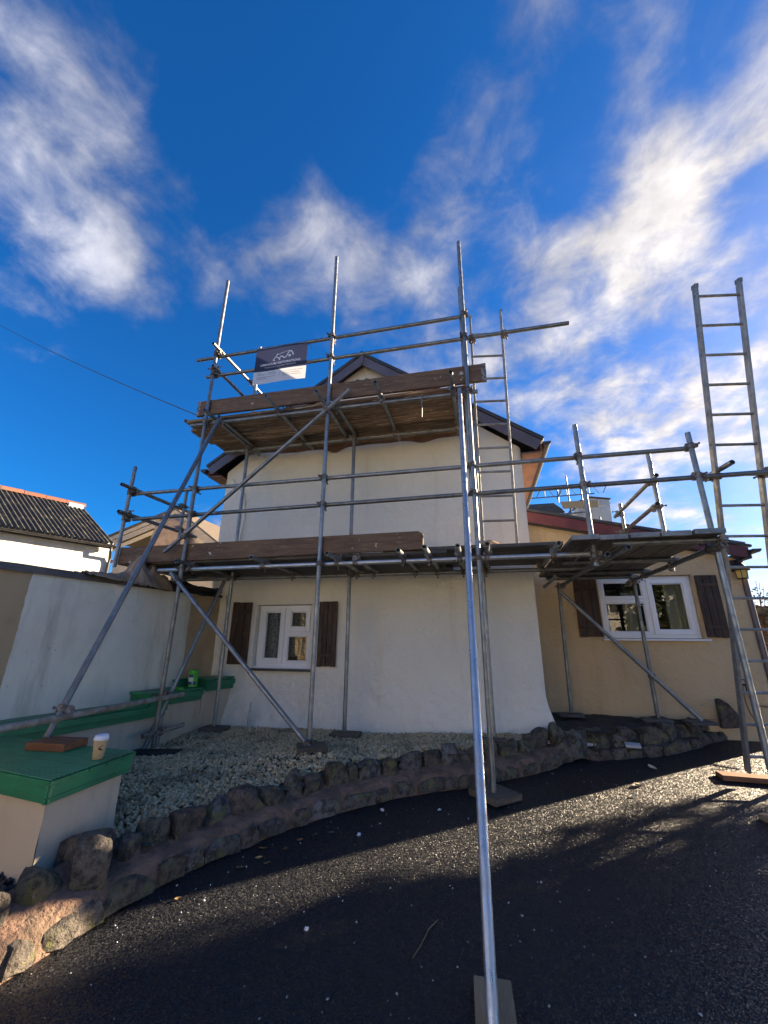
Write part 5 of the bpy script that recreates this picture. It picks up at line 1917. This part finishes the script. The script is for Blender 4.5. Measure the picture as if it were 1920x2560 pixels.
def stroke(pts_, w0, w1):
    """a flat brush stroke on the banner through (x, z) points; width eases from w0 to w1"""
    m_ = MB()
    P = []
    for a, b_, c_, d_ in zip([pts_[0]] + pts_[:-2], pts_[:-1], pts_[1:], pts_[2:] + [pts_[-1]]):
        for k in range(6):
            t_ = k / 6
            P.append(tuple(.5 * ((2 * b_[q]) + (-a[q] + c_[q]) * t_ + (2 * a[q] - 5 * b_[q] + 4 * c_[q] - d_[q]) * t_ ** 2 + (-a[q] + 3 * b_[q] - 3 * c_[q] + d_[q]) * t_ ** 3) for q in (0, 1)))
    P.append(pts_[-1])
    n_ = len(P)

    def fn(i, j):
        t0, t1 = P[max(0, i - 1)], P[min(n_ - 1, i + 1)]
        dx, dz = t1[0] - t0[0], t1[1] - t0[1]
        L = math.hypot(dx, dz) or 1
        w = (w0 + (w1 - w0) * i / (n_ - 1)) * (.5 if j else -.5)
        x, z = P[i][0] - dz / L * w, P[i][1] + dx / L * w
        return (x, by(x, z) - .004, z)
    m_.grid(n_, 2, fn)
    return m_


lx = X0 + .275
lz = 5.145
stroke([(lx - .005, lz), (lx + .012, lz + .03), (lx + .035, lz + .052), (lx + .07, lz + .036), (lx + .09, lz + .018), (lx + .11, lz + .05), (lx + .135, lz + .045), (lx + .165, lz + .02), (lx + .195, lz + .03), (lx + .225, lz + .085), (lx + .25, lz + .115), (lx + .28, lz + .09), (lx + .30, lz + .04)], .012, .017).build('logo_swoosh', MAT['ink_w'], bn, fix=False)
stroke([(lx + .03, lz + .052), (lx + .06, lz + .082), (lx + .15, lz + .105), (lx + .22, lz + .118), (lx + .26, lz + .118)], .010, .006).build('logo_roofline', MAT['ink_w'], bn, fix=False)
stroke([(lx + .055, lz + .08), (lx + .055, lz + .098), (lx + .056, lz + .10)], .015, .015).build('logo_chimney', MAT['ink_w'], bn, fix=False)
for (dx, dz, s_) in ((.018, .002, .014), (.095, .003, .018)):
    stroke([(lx + dx, lz + dz - s_ * .5), (lx + dx, lz + dz), (lx + dx, lz + dz + s_ * .5)], s_, s_).build('logo_dot', MAT['ink_w'], bn, fix=False)
stroke([(lx + .245, lz + .022), (lx + .245, lz + .04), (lx + .245, lz + .056)], .034, .034).build('logo_window', MAT['ink_w'], bn, fix=False)
MB().path([(X1 - .01, RIN + .0, 5.36), (X1 + .03, RIN - .03, 5.33), (X1 + .06, RIN - .03, 5.25)], .003, 5).build('cable_tie', MAT['black'], bn)

# ------------------------------------------------------------------ small things
cup = thing('coffee_cup', (-2.49, 2.50, .75), 'kraft paper coffee cup with white lid on the green box seat', 'cup')
cx_, cy_ = -2.49, 2.50
MB().lathe((cx_, cy_, .751), [(.028, 0), (.030, .002), (.041, .118), (.040, .118)], 32).build('cup_body', MAT['cup'], cup, smooth=40)
MB().lathe((cx_, cy_, .751), [(.0425, .112), (.0445, .116), (.0445, .121), (.041, .124), (.039, .138), (.037, .140), (.034, .137), (.01, .136)], 32).build('lid', MAT['cuplid'], cup, smooth=40)
m_ = MB()
for a0, a1, z0, z1, w in ((-.95, -.30, .064, .084, .007), (-.95, -.30, .060, .052, .012)):
    m_.grid(10, 2, lambda i, j: (lambda a, z: (cx_ + (.0305 + .0108 * (z / .118) + .0006) * math.cos(a), cy_ + (.0305 + .0108 * (z / .118) + .0006) * math.sin(a), .751 + z))(a0 + (a1 - a0) * i / 9, z0 + (z1 - z0) * i / 9 + (w if j else 0) * (1 - .5 * i / 9)))
m_.build('printed_mark', MAT['cupmark'], cup, fix=False)

TX, TY, TZ = -3.60, 4.84, .926
tub = thing('wipes_tub', (TX, TY, TZ), 'bright green plastic tub with navy label on the green ledge', 'tub')
MB().lathe((TX, TY, TZ), [(.050, 0), (.056, .004), (.056, .150), (.050, .156)], 28).build('tub_body', MAT['tub_green'], tub, smooth=40)
MB().lathe((TX, TY, TZ), [(.055, .157), (.057, .160), (.055, .195), (.045, .200), (.02, .200)], 28).build('rim', MAT['tub_green'], tub, smooth=40)


def band(a0, a1, z0, z1, mat, e):
    MB().grid(16, 2, lambda i, j: (TX + (.056 + e) * math.cos(a0 + (a1 - a0) * i / 15), TY + (.056 + e) * math.sin(a0 + (a1 - a0) * i / 15), TZ + (z0, z1)[j])).build('label', MAT[mat], tub, smooth=True, fix=False)


band(-2.6, -.2, .028, .062, 'tub_blue', .0008)
band(-2.6, -.95, .066, .112, 'tub_white', .0008)
band(-2.6, -.95, .115, .145, 'tub_blue', .0008)
band(-1.15, -.95, .034, .058, 'tub_white', .0016)
lid = MB().lathe((-3.56, 4.55, .926), [(.050, 0), (.053, .003), (.053, .022), (.048, .026), (.01, .026)], 28).build('tub_lid', MAT['tub_green'], None, smooth=40)
tag(lid, 'loose bright green lid lying left of the green tub', 'lid')

wire = MB().path([(lambda f: (-3.9 + (-16 + 3.9) * f, 5.6 + 2.0 * f, 4.95 + (12.0 - 4.95) * f - .14 * math.sin(math.pi * f)))(i / 30) for i in range(31)], .009, 6).build('overhead_wire', MAT['black'], None, smooth=True)
tag(wire, 'black overhead wire running to the cream house from the upper left', 'wire')


def leaf(name, x, y, s, rz, mat, lab, cat, grp, curl=.3):
    m_ = MB()
    pr = [(0, 0.02), (.2, .22), (.45, .30), (.75, .2), (1, 0.01)]
    vs = []
    for t_, w_ in pr:
        vs += [((t_ - .5) * s, -w_ * s, curl * s * (t_ - .5) ** 2 + .12 * s), ((t_ - .5) * s, 0, curl * s * (t_ - .5) ** 2), ((t_ - .5) * s, w_ * s, curl * s * (t_ - .5) ** 2 + .12 * s)]
    fs = []
    for i in range(4):
        fs += [(3 * i, 3 * i + 1, 3 * i + 4, 3 * i + 3), (3 * i + 1, 3 * i + 2, 3 * i + 5, 3 * i + 4)]
    m_.add(vs, fs)
    o = m_.build(name, MAT[mat], None, smooth=True, fix=False)
    o.location = (x, y, ground_z(y) + .006)
    o.rotation_euler = (random.uniform(-.2, .2), random.uniform(-.2, .2), rz)
    return tag(o, lab, cat, grp)


for x, y, s, rz in ((-1.74, 2.47, .035, .9), (-1.56, 2.80, .045, .3), (-1.50, 2.92, .05, .1), (-1.53, 3.03, .05, .5), (-1.42, 2.88, .04, .8), (-1.33, 3.18, .045, .2), (-1.25, 3.27, .04, 1.1), (-1.38, 3.05, .05, 2.0), (-1.15, 3.32, .04, .5)):
    leaf('dead_leaf', x, y, s, rz, 'leaf_dead', 'small dead brown leaf lying on the asphalt along the kerb', 'leaf', 'dead leaves along the kerb')
leaf('pale_leaf', 1.33, 4.72, .11, .5, 'pale_timber', 'long pale leaf lying on the sunlit strip of asphalt', 'leaf', None)
leaf('pale_leaf', 1.62, 5.22, .10, -1.0, 'pale_timber', 'pale curled leaf against the foot of the bed edging', 'leaf', None)
leaf('pale_leaf', 1.2, 4.45, .07, .3, 'pale_timber', 'short pale leaf nearest the house shadow on the asphalt', 'leaf', None)
for k_ in range(16):
    x, y = random.uniform(-3.2, -.9), random.uniform(2.6, 4.9)
    if inside(x, y, poly):
        o = leaf('dark_leaf', x, y, random.uniform(.03, .055), random.uniform(0, 6), 'leaf_dead', 'small dark dead leaf lying on the pale gravel bed', 'leaf', 'dead leaves on the gravel')
        o.location.z = gravel_z(x, y) + .016
for x, y, s, lab in ((-.87, 3.75, .026, 'crumpled white paper scrap near the kerb below the middle standard'), (-.95, 3.35, .022, 'small white paper scrap out on the shaded asphalt'), (-.42, 3.86, .02, 'tiny white scrap at the kerb by the square sole board'), (-.95, 2.42, .02, 'tiny white flake on the asphalt left of the raker')):
    o = lump('paper_scrap', (x, y, ground_z(y) + s * .25), (s * 1.3, s, s * .6), random.random() * 3, None, MAT['paper'], sub=2, rough=.5)
    tag(o, lab, 'paper scrap')
gpts = []
for _ in range(420):
    x, y = rng.uniform(-2.0, 3.0), rng.uniform(1.6, 5.2)
    gpts.append((x, y, ground_z(y) + .003))
gpts = [p for p in gpts if not inside(p[0], p[1], [(q.x, q.y) for q in offset_path(kp, -.03)] + [(.9, 6), (-5, 6), (-5, 0)])]
pebbles('grit', gpts, .0042, MAT['grey_render'], 'scattered pale grit on the black asphalt')
MB().path([(-.40, 2.36, ground_z(2.36) + .004), (-.37, 2.45, ground_z(2.45) + .006), (-.35, 2.55, ground_z(2.55) + .004), (-.31, 2.63, ground_z(2.63) + .003)], .0022, 5).build('twig', MAT['hose'], None)
tag(bpy.data.objects['twig'], 'thin curved twig on the asphalt beside the raker', 'twig')
